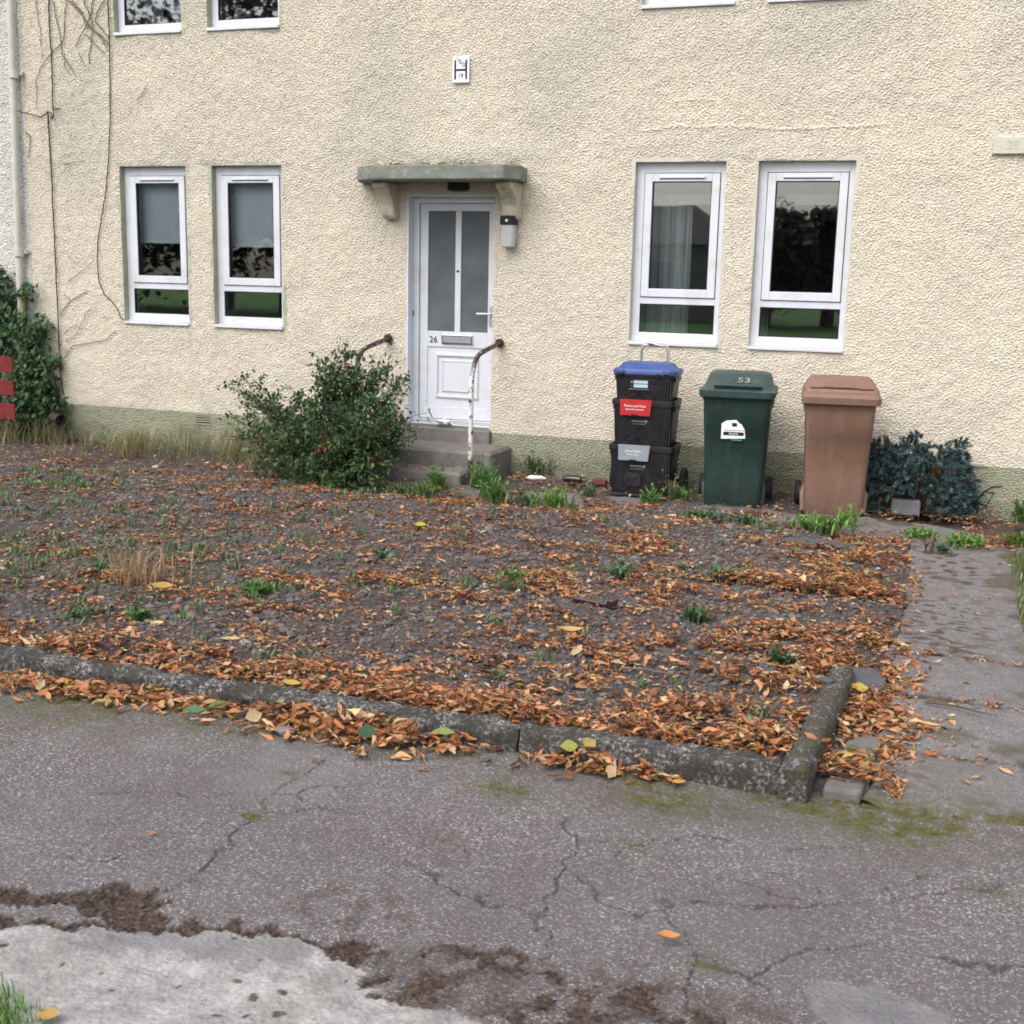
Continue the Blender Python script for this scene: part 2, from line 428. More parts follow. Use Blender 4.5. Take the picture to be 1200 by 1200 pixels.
def in_poly(x, y, poly):
    inside = np.zeros(x.shape, bool); n = len(poly)
    for k in range(n):
        x0, y0 = poly[k][:2]; x1, y1 = poly[(k + 1) % n][:2]
        c = ((y0 > y) != (y1 > y))
        with np.errstate(divide='ignore', invalid='ignore'):
            inside ^= c & (x < (x1 - x0) * (y - y0) / (y1 - y0 + 1e-12) + x0)
    return inside
def dist_line(x, y, pts, closed=False):
    d = np.full(x.shape, 1e9); n = len(pts)
    for k in range(n if closed else n - 1):
        ax, ay = pts[k][:2]; bx, by = pts[(k + 1) % n][:2]
        L = (bx - ax) ** 2 + (by - ay) ** 2 + 1e-12
        t = np.clip(((x - ax) * (bx - ax) + (y - ay) * (by - ay)) / L, 0, 1)
        d = np.minimum(d, np.hypot(x - ax - t * (bx - ax), y - ay - t * (by - ay)))
    return d
def sstep(a, b, x):
    t = np.clip((x - a) / (b - a), 0, 1); return t * t * (3 - 2 * t)
def grid(xs, ys):
    X, Y = np.meshgrid(xs, ys, indexing='ij'); nx, ny = X.shape
    idx = np.arange(nx * ny).reshape(nx, ny)
    F = np.stack([idx[:-1, :-1], idx[1:, :-1], idx[1:, 1:], idx[:-1, 1:]], -1).reshape(-1, 4)
    return X.ravel(), Y.ravel(), F
def lines(a, b, step, marks=()):
    ms = sorted({a, b, *[m for m in marks if a < m < b]}); out = []
    for p, q in zip(ms[:-1], ms[1:]):
        n = max(1, round((q - p) / step)); out += list(np.linspace(p, q, n, endpoint=False))
    return np.array(out + [b])
def compact(V, F, *att):
    used = np.unique(F); mp = np.full(len(V), -1); mp[used] = np.arange(len(used))
    return (V[used], mp[F], *[a[used] for a in att])

# ------------------------------------------------------------------ house
T, B, U, PL = 2.769, 1.226, 3.984, .374
WX = [(-7.960, -7.190), (-6.905, -6.135), (-2.715, -1.935), (-1.675, -.892)]
UT = U + 1.46
DX0, DX1, DZ0, DZ1 = -4.840, -3.985, .425, 2.500
HX0, HX1 = -9.09, 1.3
OPEN = [(a, b, B, T) for a, b in WX] + [(a, b, U, UT) for a, b in WX] + [(DX0, DX1, DZ0, DZ1)]
house = thing('house', 'cream roughcast house with white windows, white front door and green painted base', 'house', (-4.2, 0, 0))
HO = (-4.2, 0, 0)

def rough_h(x, z):
    a = N_LUMP(x * .85, z * 1.2); b = N_FINE(x, z); c = N_MID(x, z)
    h = .0043 * np.clip(a, -2.6, .85) + .0012 * b + .0014 * c + .003 * N_BIG(x, z)
    return h
def roughcast(name, x0, x1, z0, z1, opens, mat, parent, off, stainf, step=.0068, top=None, amp=1.0):
    mx = [v for o in opens for v in o[:2]]; mz = [v for o in opens for v in o[2:]]
    xs = lines(x0, x1, step, mx); zs = lines(z0, min(z1, 4.62), step, mz)
    if z1 > 4.62: zs = np.concatenate([zs, lines(4.62, z1, .12, mz)[1:]])
    X, Z, F = grid(xs, zs)
    cx = X[F].mean(1); cz = Z[F].mean(1)
    keep = np.ones(len(F), bool)
    for a, b, c, d in opens: keep &= ~((cx > a) & (cx < b) & (cz > c) & (cz < d))
    F = F[keep]
    h = rough_h(X, Z) * amp
    st, mo, pa = stainf(X, Z)
    crk = sum((np.exp(-((Z - (zc + .012 * N_BIG(X, X * 0 + zc))) / .012) ** 2) * sstep(xa, xa + .2, X) * (1 - sstep(xb - .2, xb, X))) for zc, xa, xb in
              ((3.03, -2.75, -.55), (3.27, -2.55, -1.9)))
    h = h + .006 * crk + amp * .0009 * R.standard_normal(len(h))
    V = np.stack([X, -h - .004, Z], 1) - np.asarray(off)
    V, F, st, mo, pa = compact(V, F, st, mo, pa)
    me = make_mesh(name, V, [F], mat, {'stain': st, 'moss': mo, 'pale': pa})
    return link(name, me, parent)
SIGN = W(541.5, 82)
def house_stain(X, Z):
    s = .55 * sstep(.2, 1.6, N_HUGE(X, Z * .7)) * sstep(1.5, 3.2, Z)
    s += .5 * sstep(-2.6, -.5, X) * sstep(3.0, 3.9, Z) * sstep(-.6, 1, N_HUGE(X * 1.4, Z))
    s += .5 * np.exp(-((X + 7) / 2) ** 2 - ((Z - 2.95) / .25) ** 2) * .3
    for a, b in WX: s += .45 * np.exp(-np.maximum(0, Z - T) / .07) * ((Z > T - .02) & (Z < T + .5)) * sstep(a - .12, a, X) * (1 - sstep(b, b + .12, X))
    for a, b in WX: s += .45 * np.exp(-np.maximum(0, B - Z) / .16) * (Z < B) * (np.exp(-((X - a) / .07) ** 2) + np.exp(-((X - b) / .07) ** 2))
    s += .8 * np.exp(-((Z - 2.80) / .07) ** 2) * sstep(-5.4, -5.1, X) * (1 - sstep(-3.8, -3.4, X))
    s += .35 * (1 - sstep(.37, .9, Z)) * sstep(-.5, 1, N_BIG(X, Z))
    m = .75 * np.exp(-((Z - 2.775) / .03) ** 2) * sstep(-5.3, -5.1, X) * (1 - sstep(-3.85, -3.65, X)) * sstep(-.9, .5, N_BIG(X * 2, Z))
    m += .45 * np.exp(-((Z - T - .012) / .022) ** 2) * (X < -.8) * (X > -8) * sstep(0, 1, N_BIG(X * 2, Z)) * np.where((X < -6) | (X > -2.8), 1, 0)
    p = .55 * np.exp(-((X - SIGN[0]) / .085) ** 4) * sstep(2.78, 3.0, Z) * (1 - sstep(3.36, 3.42, Z)) * sstep(-1.5, 1, N_MID(X, Z * .25))
    return np.clip(s, 0, .9), np.clip(m, 0, 1), np.clip(p, 0, 1)
roughcast('wall', HX0, HX1, PL, 6.0, OPEN, MT['wall'], house, HO, house_stain)
def plinth_stain(X, Z):
    s = .7 * (1 - sstep(.05, .25, Z + .05 * N_BIG(X, Z)))
    m = .5 * (1 - sstep(.02, .22, Z + .06 * N_BIG(X, Z)))
    p = np.zeros_like(X)
    return s, m, p
roughcast('plinth', HX0, HX1, -.1, PL, [(DX0, DX1, -.2, .5), (-7.16, -6.96, .258, .362)], MT['plinth'], house, HO, plinth_stain, amp=.9)

def win(x0, x1, z0, z1):
    YF = .065                                     # outer face of the frame, set back in the opening
    m = MB(); m.frame(x0 + .004, x1 - .004, z0 + .05, z1 - .002, .068, .05, .062, .085, YF, YF + .07)
    zl0 = z0 + .05 + .062; zt = zl0 + .245; xa, xb = x0 + .072, x1 - .054
    m.box(xa, xb, YF, YF + .07, zt, zt + .055)
    w = m.build('window', MT['upvc'], house, HO, bevel=.003)
    s0, s1 = zt + .055 + .006, z1 - .087 - .006
    xs0, xs1 = xa + .006, xb - .006
    f = MB(); f.frame(xs0, xs1, s0, s1, .066, .066, .07, .066, YF - .014, YF + .05)
    f.build('sash', MT['upvc'], w, HO, bevel=.004)
    g = MB(); g.frame(xs0 + .066, xs1 - .066, s0 + .07, s1 - .066, .006, .006, .006, .006, YF - .008, YF + .03)
    g.frame(xa, xb, zl0, zt, .006, .006, .006, .006, YF + .008, YF + .03)
    g.frame(xa - .002, xb + .002, zt + .055, z1 - .085, .0075, .0075, .0075, .0075, YF + .001, YF + .02)
    g.build('gasket', MT['gasket'], w, HO)
    p = MB(); p.box(xs0 + .066, xs1 - .066, YF + .012, YF + .016, s0 + .07, s1 - .066); p.build('pane', MT['glass'], w, HO)
    p = MB(); p.box(xa, xb, YF + .022, YF + .026, zl0, zt); p.build('pane', MT['glass'], w, HO)
    cx = (xs0 + xs1) / 2
    v = MB(); v.box(cx - .20, cx + .20, YF - .026, YF - .0145, s1 - .040, s1 - .022); v.build('trickle_vent', MT['upvc'], w, HO, bevel=.003)
    v = MB(); v.box(cx - .19, cx + .19, YF - .020, YF - .0145, s1 - .046, s1 - .0405); v.build('vent_slot', MT['gasket'], w, HO)
    c = MB(); c.box(x0 + .003, x1 - .003, -.028, YF + .07, z0 + .006, z0 + .034); c.box(x0 + .003, x1 - .003, YF - .02, YF + .07, z0 + .036, z0 + .049)
    c.build('sill', MT['upvc'], w, HO, bevel=.004)
    for q in (.24, .78):
        d = MB(); xx = x0 + (x1 - x0) * q; d.box(xx - .022, xx + .022, YF - .005, YF, z0 + .078, z0 + .09)
        d.build('drain_cover', MT['upvc'], w, HO)
    r = MB()
    r.box(x0 - .03, x0 + .0035, -.002, YF + .3, z0, z1 + .03); r.box(x1 - .0035, x1 + .03, -.002, YF + .3, z0, z1 + .03)
    r.box(x0 + .004, x1 - .004, -.002, YF + .3, z1 - .002, z1 + .03); r.box(x0 + .004, x1 - .004, -.001, YF + .3, z0 - .03, z0 + .004)
    r.build('reveal', MT['reveal'] if x0 < -5 else MT['reveal_white'], w, HO)
for a, b in WX: win(a, b, B, T)
for a, b in WX: win(a, b, U, UT)

# rooms behind the glass
rm = MB()
def room(x0, x1, y0, y1, z0, z1):
    V = [(x, y, z) for z in (z0, z1) for y in (y0, y1) for x in (x0, x1)]
    rm.add(V, [np.array([[0, 1, 3, 2], [4, 6, 7, 5], [2, 3, 7, 6], [0, 2, 6, 4], [1, 5, 7, 3]])])
for xa, xb in ((-9.0, -5.1), (-3.6, .6)):
    room(xa, xb, .36, 4.0, .45, 3.1); room(xa, xb, .36, 4.0, 3.3, 5.9)
room(-5.0, -3.7, .30, 4.0, .42, 3.1)
rm.build('room', MT['dark_room'], house, HO)
bk = MB()                                          # inner skin of the front wall around the openings
zz = [(-.1, B - .02), (T + .02, U - .02), (UT + .02, 6.0)]
for z0, z1 in zz:
    if z0 < 0: bk.box(HX0, DX0 - .1, .20, .34, z0, z1); bk.box(DX1 + .1, HX1, .20, .34, z0, z1)
    else: bk.box(HX0, HX1, .20, .34, z0, z1)
for z0, z1 in ((B - .018, T + .018), (U - .018, UT + .018)):
    ed = [HX0, WX[0][0] - .02, WX[0][1] + .02, WX[1][0] - .02, WX[1][1] + .02, DX0 - .1, DX1 + .1, WX[2][0] - .02, WX[2][1] + .02, WX[3][0] - .02, WX[3][1] + .02, HX1]
    for k in range(0, len(ed), 2): bk.box(ed[k], ed[k + 1], .205, .335, z0, z1)
bk.build('inner_wall', MT['dark_room'], house, HO)
ev = MB(); ev.box(HX0, HX1, -.35, 4.2, 6.002, 6.12); ev.build('eaves', MT['concrete'], house, HO)
# air brick in the plinth
ab = MB(); ab.frame(-7.16, -6.96, .258, .362, .012, .012, .012, .012, -.012, .03)
for k in range(3): ab.box(-7.148, -6.972, -.008, .03, .284 + k * .0235, .296 + k * .0235)
ab.build('air_brick', MT['plinth'], house, HO)
ab = MB(); ab.box(-7.16, -6.96, .031, .05, .258, .362); ab.build('vent_back', MT['gasket'], house, HO)

# door
YD = .13
df = MB()
df.box(DX0 + .002, DX0 + .075, YD - .02, YD + .07, DZ0, DZ1 - .002); df.box(DX1 - .016, DX1 - .002, YD - .02, YD + .07, DZ0, DZ1 - .002)
df.box(DX0 + .075, DX1 - .016, YD - .02, YD + .07, DZ1 - .07, DZ1 - .002)
df.box(DX0 + .002, DX0 + .020, -.006, YD - .0205, DZ0, DZ1 - .002); df.box(DX0 + .0205, DX1 - .002, -.004, YD - .0205, DZ1 - .016, DZ1 - .002)
frm = df.build('door_frame', MT['upvc'], house, HO, bevel=.003)
th = MB(); th.box(DX0 + .02, DX1 - .02, -.02, YD + .02, DZ0 - .028, DZ0 + .0); th.box(DX0 + .075, DX1 - .03, YD - .04, YD + .02, DZ0 + .002, DZ0 + .028)
th.build('threshold', MT['steel'], frm, HO, bevel=.003)
kb = MB(); kx = W(484, 367, .11); kb.box(kx[0] - .008, kx[0] + .008, YD - .03, YD - .0205, kx[2] - .025, kx[2] + .025); kb.build('keep', MT['black'], frm, HO)
rv = MB(); rv.box(DX1 - .0015, DX1 + .03, -.002, .3, DZ0, DZ1 + .02); rv.box(DX0 - .03, DX0 + .0015, -.002, .3, DZ0, DZ1 + .02)
rv.box(DX0 + .002, DX1 - .002, -.003, .3, DZ1 - .0015, DZ1 + .03); rv.build('reveal', MT['reveal_white'], frm, HO)
LX0, LX1, LZ0, LZ1 = DX0 + .080, DX1 - .020, DZ0 + .032, DZ1 - .074
d = MB()
wid = LX1 - LX0; st = .078; mu = (LX0 + LX1) / 2; gz0 = LZ0 + .815; gz1 = LZ1 - .065
d.box(LX0, LX0 + st, YD, YD + .05, LZ0, LZ1); d.box(LX1 - st, LX1, YD, YD + .05, LZ0, LZ1)
d.box(LX0 + st, LX1 - st, YD, YD + .05, gz1, LZ1); d.box(LX0 + st, LX1 - st, YD, YD + .05, gz0 - .145, gz0)
d.box(mu - .028, mu + .028, YD, YD + .05, gz0, gz1); d.box(LX0 + st, LX1 - st, YD, YD + .05, LZ0, LZ0 + .11)
d.box(LX0 + st, LX1 - st, YD + .010, YD + .05, LZ0 + .11, gz0 - .145)
door = d.build('door', MT['upvc'], house, HO, bevel=.003)
for a, b in ((LX0 + st, mu - .028), (mu + .028, LX1 - st)):
    p = MB(); p.box(a, b, YD + .016, YD + .024, gz0, gz1); p.build('pane', MT['door_glass'], door, HO)
pm = MB(); pa0, pa1, pz0, pz1 = LX0 + st + .085, LX1 - st - .085, LZ0 + .20, gz0 - .205
pm.frame(pa0, pa1, pz0, pz1, .022, .022, .022, .022, YD - .006, YD + .0095)
pm.frame(pa0 + .06, pa1 - .06, pz0 + .06, pz1 - .06, .016, .016, .016, .016, YD - .002, YD + .0095)
pm.box(pa0 + .077, pa1 - .077, YD + .002, YD + .0095, pz0 + .077, pz1 - .077)
pm.build('panel_moulding', MT['upvc'], door, HO, bevel=.003)
lb = W(536, 398, YD)
l_ = MB(); l_.box(lb[0] - .155, lb[0] + .155, YD - .016, YD - .0005, lb[2] - .042, lb[2] + .042); l_.build('letterbox', MT['steel'], door, HO, bevel=.004)
l_ = MB(); l_.frame(lb[0] - .150, lb[0] + .150, lb[2] - .037, lb[2] + .037, .006, .006, .006, .006, YD - .019, YD - .0162); l_.build('letterbox_gap', MT['black'], door, HO)
nb = W(508, 398, YD); text_mesh('house_number', '26', .085, MT['black'], door, Matrix.Translation((-HO[0], 0, 0)) @ FACE(nb[0], YD - .003, nb[2]))
hz = W(572, 368, YD)
h_ = MB(); h_.box(LX1 - .058, LX1 - .026, YD - .010, YD - .0005, hz[2] - .11, hz[2] + .07)
h_.tube([(LX1 - .042, YD - .005, hz[2]), (LX1 - .042, YD - .05, hz[2]), (LX1 - .06, YD - .055, hz[2]), (LX1 - .165, YD - .055, hz[2])], .009)
h_.build('handle', MT['steel'], door, HO, smooth=True)
sh = W(538, 318, YD); s_ = MB(); s_.tube([(mu, YD - .008, sh[2]), (mu, YD + .001, sh[2])], .011, 12); s_.build('spyhole', MT['black'], door, HO)

# canopy and its brackets
cz0, cz1 = 2.598, 2.724
cpoly = [(-5.30, .05), (-5.285, -.08), (-5.19, -.30), (-4.985, -.45), (-3.745, -.45), (-3.63, -.30), (-3.68, -.10), (-3.69, .05)]
cxs = lines(-5.5, -3.5, .02)
cb = MB(); cb.slab(cpoly, cz0, cz1)
cano = cb.build('canopy', MT['canopy'], house, HO, bevel=.012)
cm = MB()
for k in range(260):
    x = R.uniform(-5.2, -3.75); y = R.uniform(-.43 if -4.98 < x < -3.78 else -.2, -.02); s_ = R.uniform(.006, .02)
    if N_BIG(x * 2, y) < -.2: continue
    a = R.uniform(0, 2 * PI, 5)
    cm.loft([(cz1 - .004, s_ * 2.4, s_ * 1.8, s_), (cz1 + s_ * .5, s_ * 1.8, s_ * 1.4, s_ * .6), (cz1 + s_ * .8, s_ * .7, s_ * .6, s_ * .3)], (x, y), 2)
cm.build('moss', plain('canopy_moss', (.06, .065, .04), .95, .3, 40), cano, HO)['kind'] = 'stuff'
for bx, w_ in ((-4.985, .135), (-3.80, .15)):
    m = MB()
    prof = [(0, 2.275), (-.07, 2.28), (-.10, 2.30), (-.115, 2.34), (-.13, 2.40), (-.17, 2.46), (-.24, 2.52), (-.30, 2.545), (-.30, 2.596), (0, 2.596)]
    n = len(prof)
    V = [(bx - w_ / 2, y, z) for y, z in prof] + [(bx + w_ / 2, y, z) for y, z in prof]
    m.add(V, [np.arange(n), np.arange(n)[::-1] + n, np.array([(k, k + n, (k + 1) % n + n, (k + 1) % n) for k in range(n)])])
    m.build('bracket', MT['bracket'], house, HO, bevel=.018)
so_ = W(537, 217, -.05)
m = MB(); m.loft([(so_[2] - .05, .15, .07, .02), (so_[2] - .04, .19, .09, .03), (so_[2] + .045, .19, .09, .03)], (so_[0], -.05)); m.build('porch_vent', MT['black'], house, HO, smooth=True)

# neighbouring house to the left of the downpipe
nh = thing('neighbouring_house', 'pale grey roughcast wall of the next house, beyond the downpipe', 'house', (-10, 0, 0))
roughcast('wall', -13.0, HX0 - .004, -.1, 6.0, [], MT['wall_grey'], nh, (-10, 0, 0), lambda X, Z: (.4 * sstep(0, 1, N_HUGE(X, Z)), X * 0, X * 0), .0115)
ev = MB(); ev.box(-13, HX0 - .005, -.35, 4.2, 6.002, 6.12); ev.build('eaves', MT['concrete'], nh, (-10, 0, 0))

# ------------------------------------------------------------------ ground
g = MB(); g.add([(-120, -120, -.06), (120, -120, -.06), (120, 60, -.06), (-120, 60, -.06)], [np.array([[0, 1, 2, 3]])])
tag(g.build('ground', MT['ground']), kind='structure')
g = MB(); g.add([(-60, -21, -.03), (60, -21, -.03), (60, -11.2, -.03), (-60, -11.2, -.03)], [np.array([[0, 1, 2, 3]])])
tag(g.build('road', MT['road']), kind='structure')
g = MB(); g.add([(-80, -90, -.02), (80, -90, -.02), (80, -21, -.02), (-80, -21, -.02)], [np.array([[0, 1, 2, 3]])])
tag(g.build('green', MT['lawn']), kind='structure')

KX0, KX1, KY = -6.9, -.475, -6.31           # front kerb line
BEDX1 = -.17
def bed_h(x, y):
    b = .045 + .012 * N_HUGE(x, y) + .010 * N_BIG(x, y) + .006 * N_MID(x, y)
    b = b - .05 * sstep(-1.9, -1.45, y) - .03 * sstep(-.45, -.15, x) * (y > -6)
    b = b - .09 * sstep(KY + .15, KY + .04, y)
    return b
X, Y, F = grid(lines(-10.5, BEDX1, .016), lines(KY + .03, -.0, .016))
Z = bed_h(X, Y) + .004 * N_LUMP(X, Y)
def blobs(X, Y, lst, z=.04):
    s = np.zeros_like(X)
    for px, py, rx, ry, wt in lst:
        c = G(px, py, z); s += wt * np.exp(-((X - c[0]) / rx) ** 2 - ((Y - c[1]) / ry) ** 2)
    return s
MOSSB = [(30, 570, .7, .35, 1), (80, 640, .8, .6, .8), (150, 660, .7, .5, .7), (250, 690, .5, .3, .6), (410, 572, .6, .2, .9), (520, 690, .3, .2, .5), (965, 672, .14, .10, 1.2), (90, 600, .5, .3, .6), (600, 690, .3, .2, .4)]
mo = np.clip(blobs(X, Y, MOSSB), 0, 1)
tag(link('gravel_bed', make_mesh('gravel_bed', np.stack([X, Y, Z], 1), [F], MT['bed'], {'moss': mo})), kind='structure')

# asphalt footway with cracks, dirt, moss and the pale broken concrete at the front
X, Y, F = grid(lines(-4.7, 1.9, .0062), lines(-8.9, KY + .10, .0062))
wx = X + .016 * N_MID(X, Y) + .006 * N_LUMP(X, Y); wy = Y + .016 * N_MID(Y + 3, X) + .006 * N_LUMP(Y + 1, X)
P_ = lambda l: [G(*p) for p in l]
def poly_mask(l, soft=.012):
    p = P_(l); d = dist_line(wx, wy, p, True); return np.where(in_poly(wx, wy, p), d, -d) , soft
def pm_(l, soft=.007):
    d, s = poly_mask(l, soft); return sstep(-s, s, d)
CR = [[(384, 888), (362, 905), (340, 915), (318, 930), (300, 955), (288, 962), (270, 985), (255, 1005), (225, 1030), (192, 1046)],
      [(318, 930), (345, 930), (372, 922), (400, 925)], [(300, 952), (340, 950), (400, 948)],
      [(470, 1008), (500, 1018), (515, 1028), (523, 1036), (530, 1045), (560, 1056), (620, 1069), (650, 1074)],
      [(640, 945), (655, 955), (668, 972), (678, 985)], [(678, 985), (668, 1003), (660, 1020), (640, 1060), (628, 1090)],
      [(682, 985), (720, 985), (745, 993), (790, 1010)], [(680, 1028), (695, 1046), (712, 1064), (728, 1068), (745, 1074), (775, 1062), (788, 1052)],
      [(775, 1064), (785, 1078), (815, 1112), (850, 1135), (880, 1150), (900, 1162)],
      [(800, 1058), (850, 1062), (920, 1065), (985, 1058), (1040, 1052), (1090, 1047), (1150, 1043), (1200, 1040), (1260, 1036)],
      [(893, 1019), (925, 1028), (945, 1040), (965, 1044)], [(1035, 1104), (1060, 1112), (1090, 1118), (1130, 1133), (1165, 1136), (1230, 1137)],
      [(815, 1112), (808, 1150), (800, 1190)], [(840, 1025), (880, 1035), (930, 1052), (990, 1060)],
      [(955, 938), (1000, 945), (1060, 952), (1120, 958), (1200, 968)], [(560, 1058), (590, 1040)], [(720, 1000), (760, 985), (830, 980), (870, 992)], [(620, 1070), (650, 1090), (640, 1120)], [(345, 930), (380, 950), (440, 955)], [(1040, 1052), (1060, 1030), (1110, 1020)], [(930, 1000), (960, 990), (1010, 998)], [(120, 930), (170, 925), (230, 935)], [(520, 985), (560, 1000), (600, 1003)], [(880, 1150), (930, 1120), (1035, 1104)], [(60, 1000), (110, 1010), (150, 1005)], [(400, 1150), (470, 1110)]]
crack = np.zeros_like(X)
for k, l in enumerate(CR):
    d = dist_line(X + .010 * N_MID(X, Y) + .003 * N_LUMP(X, Y), Y + .010 * N_MID(Y, X) + .003 * N_LUMP(Y, X), P_(l))
    wd = (.0058 if k in (0, 3, 9, 14, 7, 11) else .0050) * np.clip(1 + .35 * N_BIG(X, Y), .55, 2)
    crack = np.maximum(crack, (1 - sstep(wd * .45, wd * 1.35, d)) * (.7 + .3 * sstep(-1.3, .1, N_MID(X * .7, Y))))
hole = pm_([(-60, 1040), (0, 1036), (25, 1040), (60, 1046), (125, 1036), (192, 1043), (190, 1064), (203, 1080), (300, 1080), (380, 1098), (450, 1107), (520, 1110), (600, 1112), (640, 1138), (700, 1153),
            (760, 1160), (800, 1172), (850, 1196), (870, 1230), (700, 1260), (600, 1192), (540, 1184), (440, 1168), (428, 1143), (400, 1119), (380, 1106), (300, 1092), (200, 1088), (150, 1092), (60, 1086), (-60, 1084)])
lump = pm_([(-30, 1066), (0, 1062), (40, 1055), (85, 1058), (118, 1080), (60, 1079), (0, 1073), (-30, 1074)]) + pm_([(540, 1150), (600, 1140), (660, 1150), (600, 1180), (520, 1180)], .05) * .6 + pm_([(430, 1115), (520, 1120), (540, 1135), (450, 1140)], .05) * .5 + pm_([(720, 1180), (780, 1185), (770, 1220), (690, 1200)], .04) * .6
hole = np.clip(hole - lump, 0, 1)
brk = sstep(-.9, .1, N_MID(X, Y) + .6 * N_LUMP(X, Y) + .5 * N_BIG(X, Y)); hole = hole * np.where(X > G(420, 1130)[0], .25 + .75 * brk, 1.0)
pale = pm_([(-80, 1087), (60, 1089), (150, 1095), (200, 1090), (300, 1094), (380, 1109), (410, 1124), (440, 1152), (432, 1167), (520, 1186), (560, 1200), (640, 1300), (-80, 1300)], .015)
screed1 = pm_([(75, 1100), (135, 1085), (200, 1090), (300, 1096), (375, 1108), (350, 1122), (285, 1133), (200, 1115), (120, 1118)], .02) * .75
screed2 = pm_([(940, 1162), (960, 1150), (990, 1144), (1040, 1156), (1085, 1177), (1115, 1205), (1140, 1260), (980, 1260), (960, 1195)], .008)
scre3 = pm_([(320, 870), (385, 882), (420, 905), (380, 935), (300, 940), (260, 915)], .08) * .45
stainb = (.75 * pm_([(340, 1050), (420, 1040), (490, 1060), (490, 1095), (420, 1100), (350, 1085)], .12) + .75 * pm_([(640, 1130), (760, 1130), (960, 1190), (960, 1260), (760, 1260)], .12)) * sstep(-.3, .9, N_MID(X, Y) + .5 * N_LUMP(X, Y))
dirt = np.clip(hole + stainb * .8, 0, 1)
rr = R.random(len(X))
spot = sstep(2.05, 2.5, N_MID(X * 1.7, Y * 1.7)) * (pale > .6); dirt = np.clip(dirt + .9 * spot, 0, 1)
kb_ = KY - Y
moss = np.exp(-np.maximum(0, kb_ - .02) / .13) * sstep(-.9, .7, N_BIG(X, Y * 2)) * (X < .6)
def blobl(lst):
    s = np.zeros_like(X)
    for px, py, r_, wt in lst:
        c = G(px, py); s += wt * np.exp(-((X - c[0]) ** 2 + ((Y - c[1]) * 1.5) ** 2) / r_ ** 2)
    return s
moss = np.clip(moss + blobl([(293, 956, .04, 1.6), (830, 1132, .05, .9), (590, 925, .13, 1), (780, 935, .25, .9), (1000, 955, .22, 1.0), (1100, 975, .2, .6), (340, 905, .05, 1), (90, 825, .4, .8), (250, 850, .2, .5), (1160, 1044, .07, .8), (740, 988, .05, .7), (945, 945, .12, 1)]), 0, 1)
HOLE = np.clip(hole + stainb, 0, 1).reshape(len(np.unique(X)), -1)
h = .004 * N_BIG(X, Y) + .0011 * N_LUMP(X, Y) - .006 * crack - .009 * hole + .0016 * N_LUMP(X, Y) * hole + .003 * N_MID(X, Y) * hole + pale * (-.004 + .0014 * N_MID(X, Y)) + screed2 * -.006
tag(link('pavement', make_mesh('pavement', np.stack([X, Y, h], 1), [F], MT['asphalt'], {'dirt': dirt, 'crack': np.clip(crack, 0, 1), 'moss': moss, 'pale': np.clip(pale - hole, 0, 1), 'screed': np.clip(screed1 + screed2 + scre3, 0, 1)})), kind='structure')
g = MB(); g.add([(-60, -11.2, -.035), (60, -11.2, -.035), (60, -6.35, -.035), (-60, -6.35, -.035)], [np.array([[0, 1, 2, 3]])])
tag(g.build('pavement_base', MT['road']), kind='structure')

# concrete path at the right, with joints, and the strip along the house front
X, Y, F = grid(lines(BEDX1 - .06, .50, .0085), lines(KY + .03, -1.28, .0085))
JY = [-5.72, -5.02, -4.32, -3.62, -3.02, -2.42, -1.85]
jt = np.zeros_like(X)
for k, j in enumerate(JY):
    d = np.abs(Y - j - .012 * N_BIG(X, Y * 0 + j) - .05 * (X - .15) * (.4 if k % 2 else -.3) + .006 * N_MID(X, Y))
    wd = .009 + .013 * (k in (1, 2)) * sstep(-1, 1, N_BIG(X, Y))
    jt = np.maximum(jt, 1 - sstep(wd * .5, wd * 1.6, d))
dirt = np.clip(.6 * np.exp(-(np.min([np.abs(Y - j) for j in (JY[1], JY[2], JY[0])], 0) / .05) ** 2) * sstep(-.2, 1, N_MID(X, Y)) + 1.3 * sstep(-.1, 1.2, N_MID(X, Y * 1.5) + .6 * N_BIG(X, Y)) * np.exp(-((Y + 3.7) / .7) ** 2 - ((X - .05) / .28) ** 2) + 1.2 * sstep(0, 1.2, N_MID(X, Y)) * np.exp(-((Y + 2.3) / .4) ** 2 - ((X - .08) / .25) ** 2) + .5 * sstep(.6, 1.5, N_BIG(X, Y) + .4 * N_MID(X, Y)), 0, 1) * .85
moss = np.clip(np.exp(-np.maximum(0, Y - KY - .06) / .14) * .9 + .8 * sstep(.36, .48, X) * sstep(-.5, .8, N_BIG(X, Y)) + .5 * sstep(.8, 1.6, N_BIG(X, Y)), 0, 1)
h = .016 + .003 * N_BIG(X, Y) + .0010 * N_LUMP(X, Y) - .012 * jt - .03 * sstep(KY + .055, KY + .032, Y + .012 * N_MID(X, Y)) + .006 * np.sin((Y + 6) / .7 * 5) * 0
pe = BEDX1 + .018 * N_BIG(Y, Y * 0 + 2) - .01; h = h - .10 * sstep(0, .015, pe - X)
keep = (X[F].mean(1) > -.02 + BEDX1 + .018 * N_BIG(Y[F].mean(1), Y[F].mean(1) * 0 + 2) - .01)
V = np.stack([X, Y, h], 1); V, F, a1, a2, a3 = compact(V, F[keep], dirt, moss, jt)
pth = make_mesh('path', V, [F], MT['asphalt'], {'dirt': a1, 'crack': a3, 'moss': a2, 'pale': a1 * 0 + .16, 'screed': a1 * 0 + .2})
tag(link('path', pth), kind='structure')
X, Y, F = grid(lines(-5.4, 1.4, .011), lines(-1.75, -.75, .011))
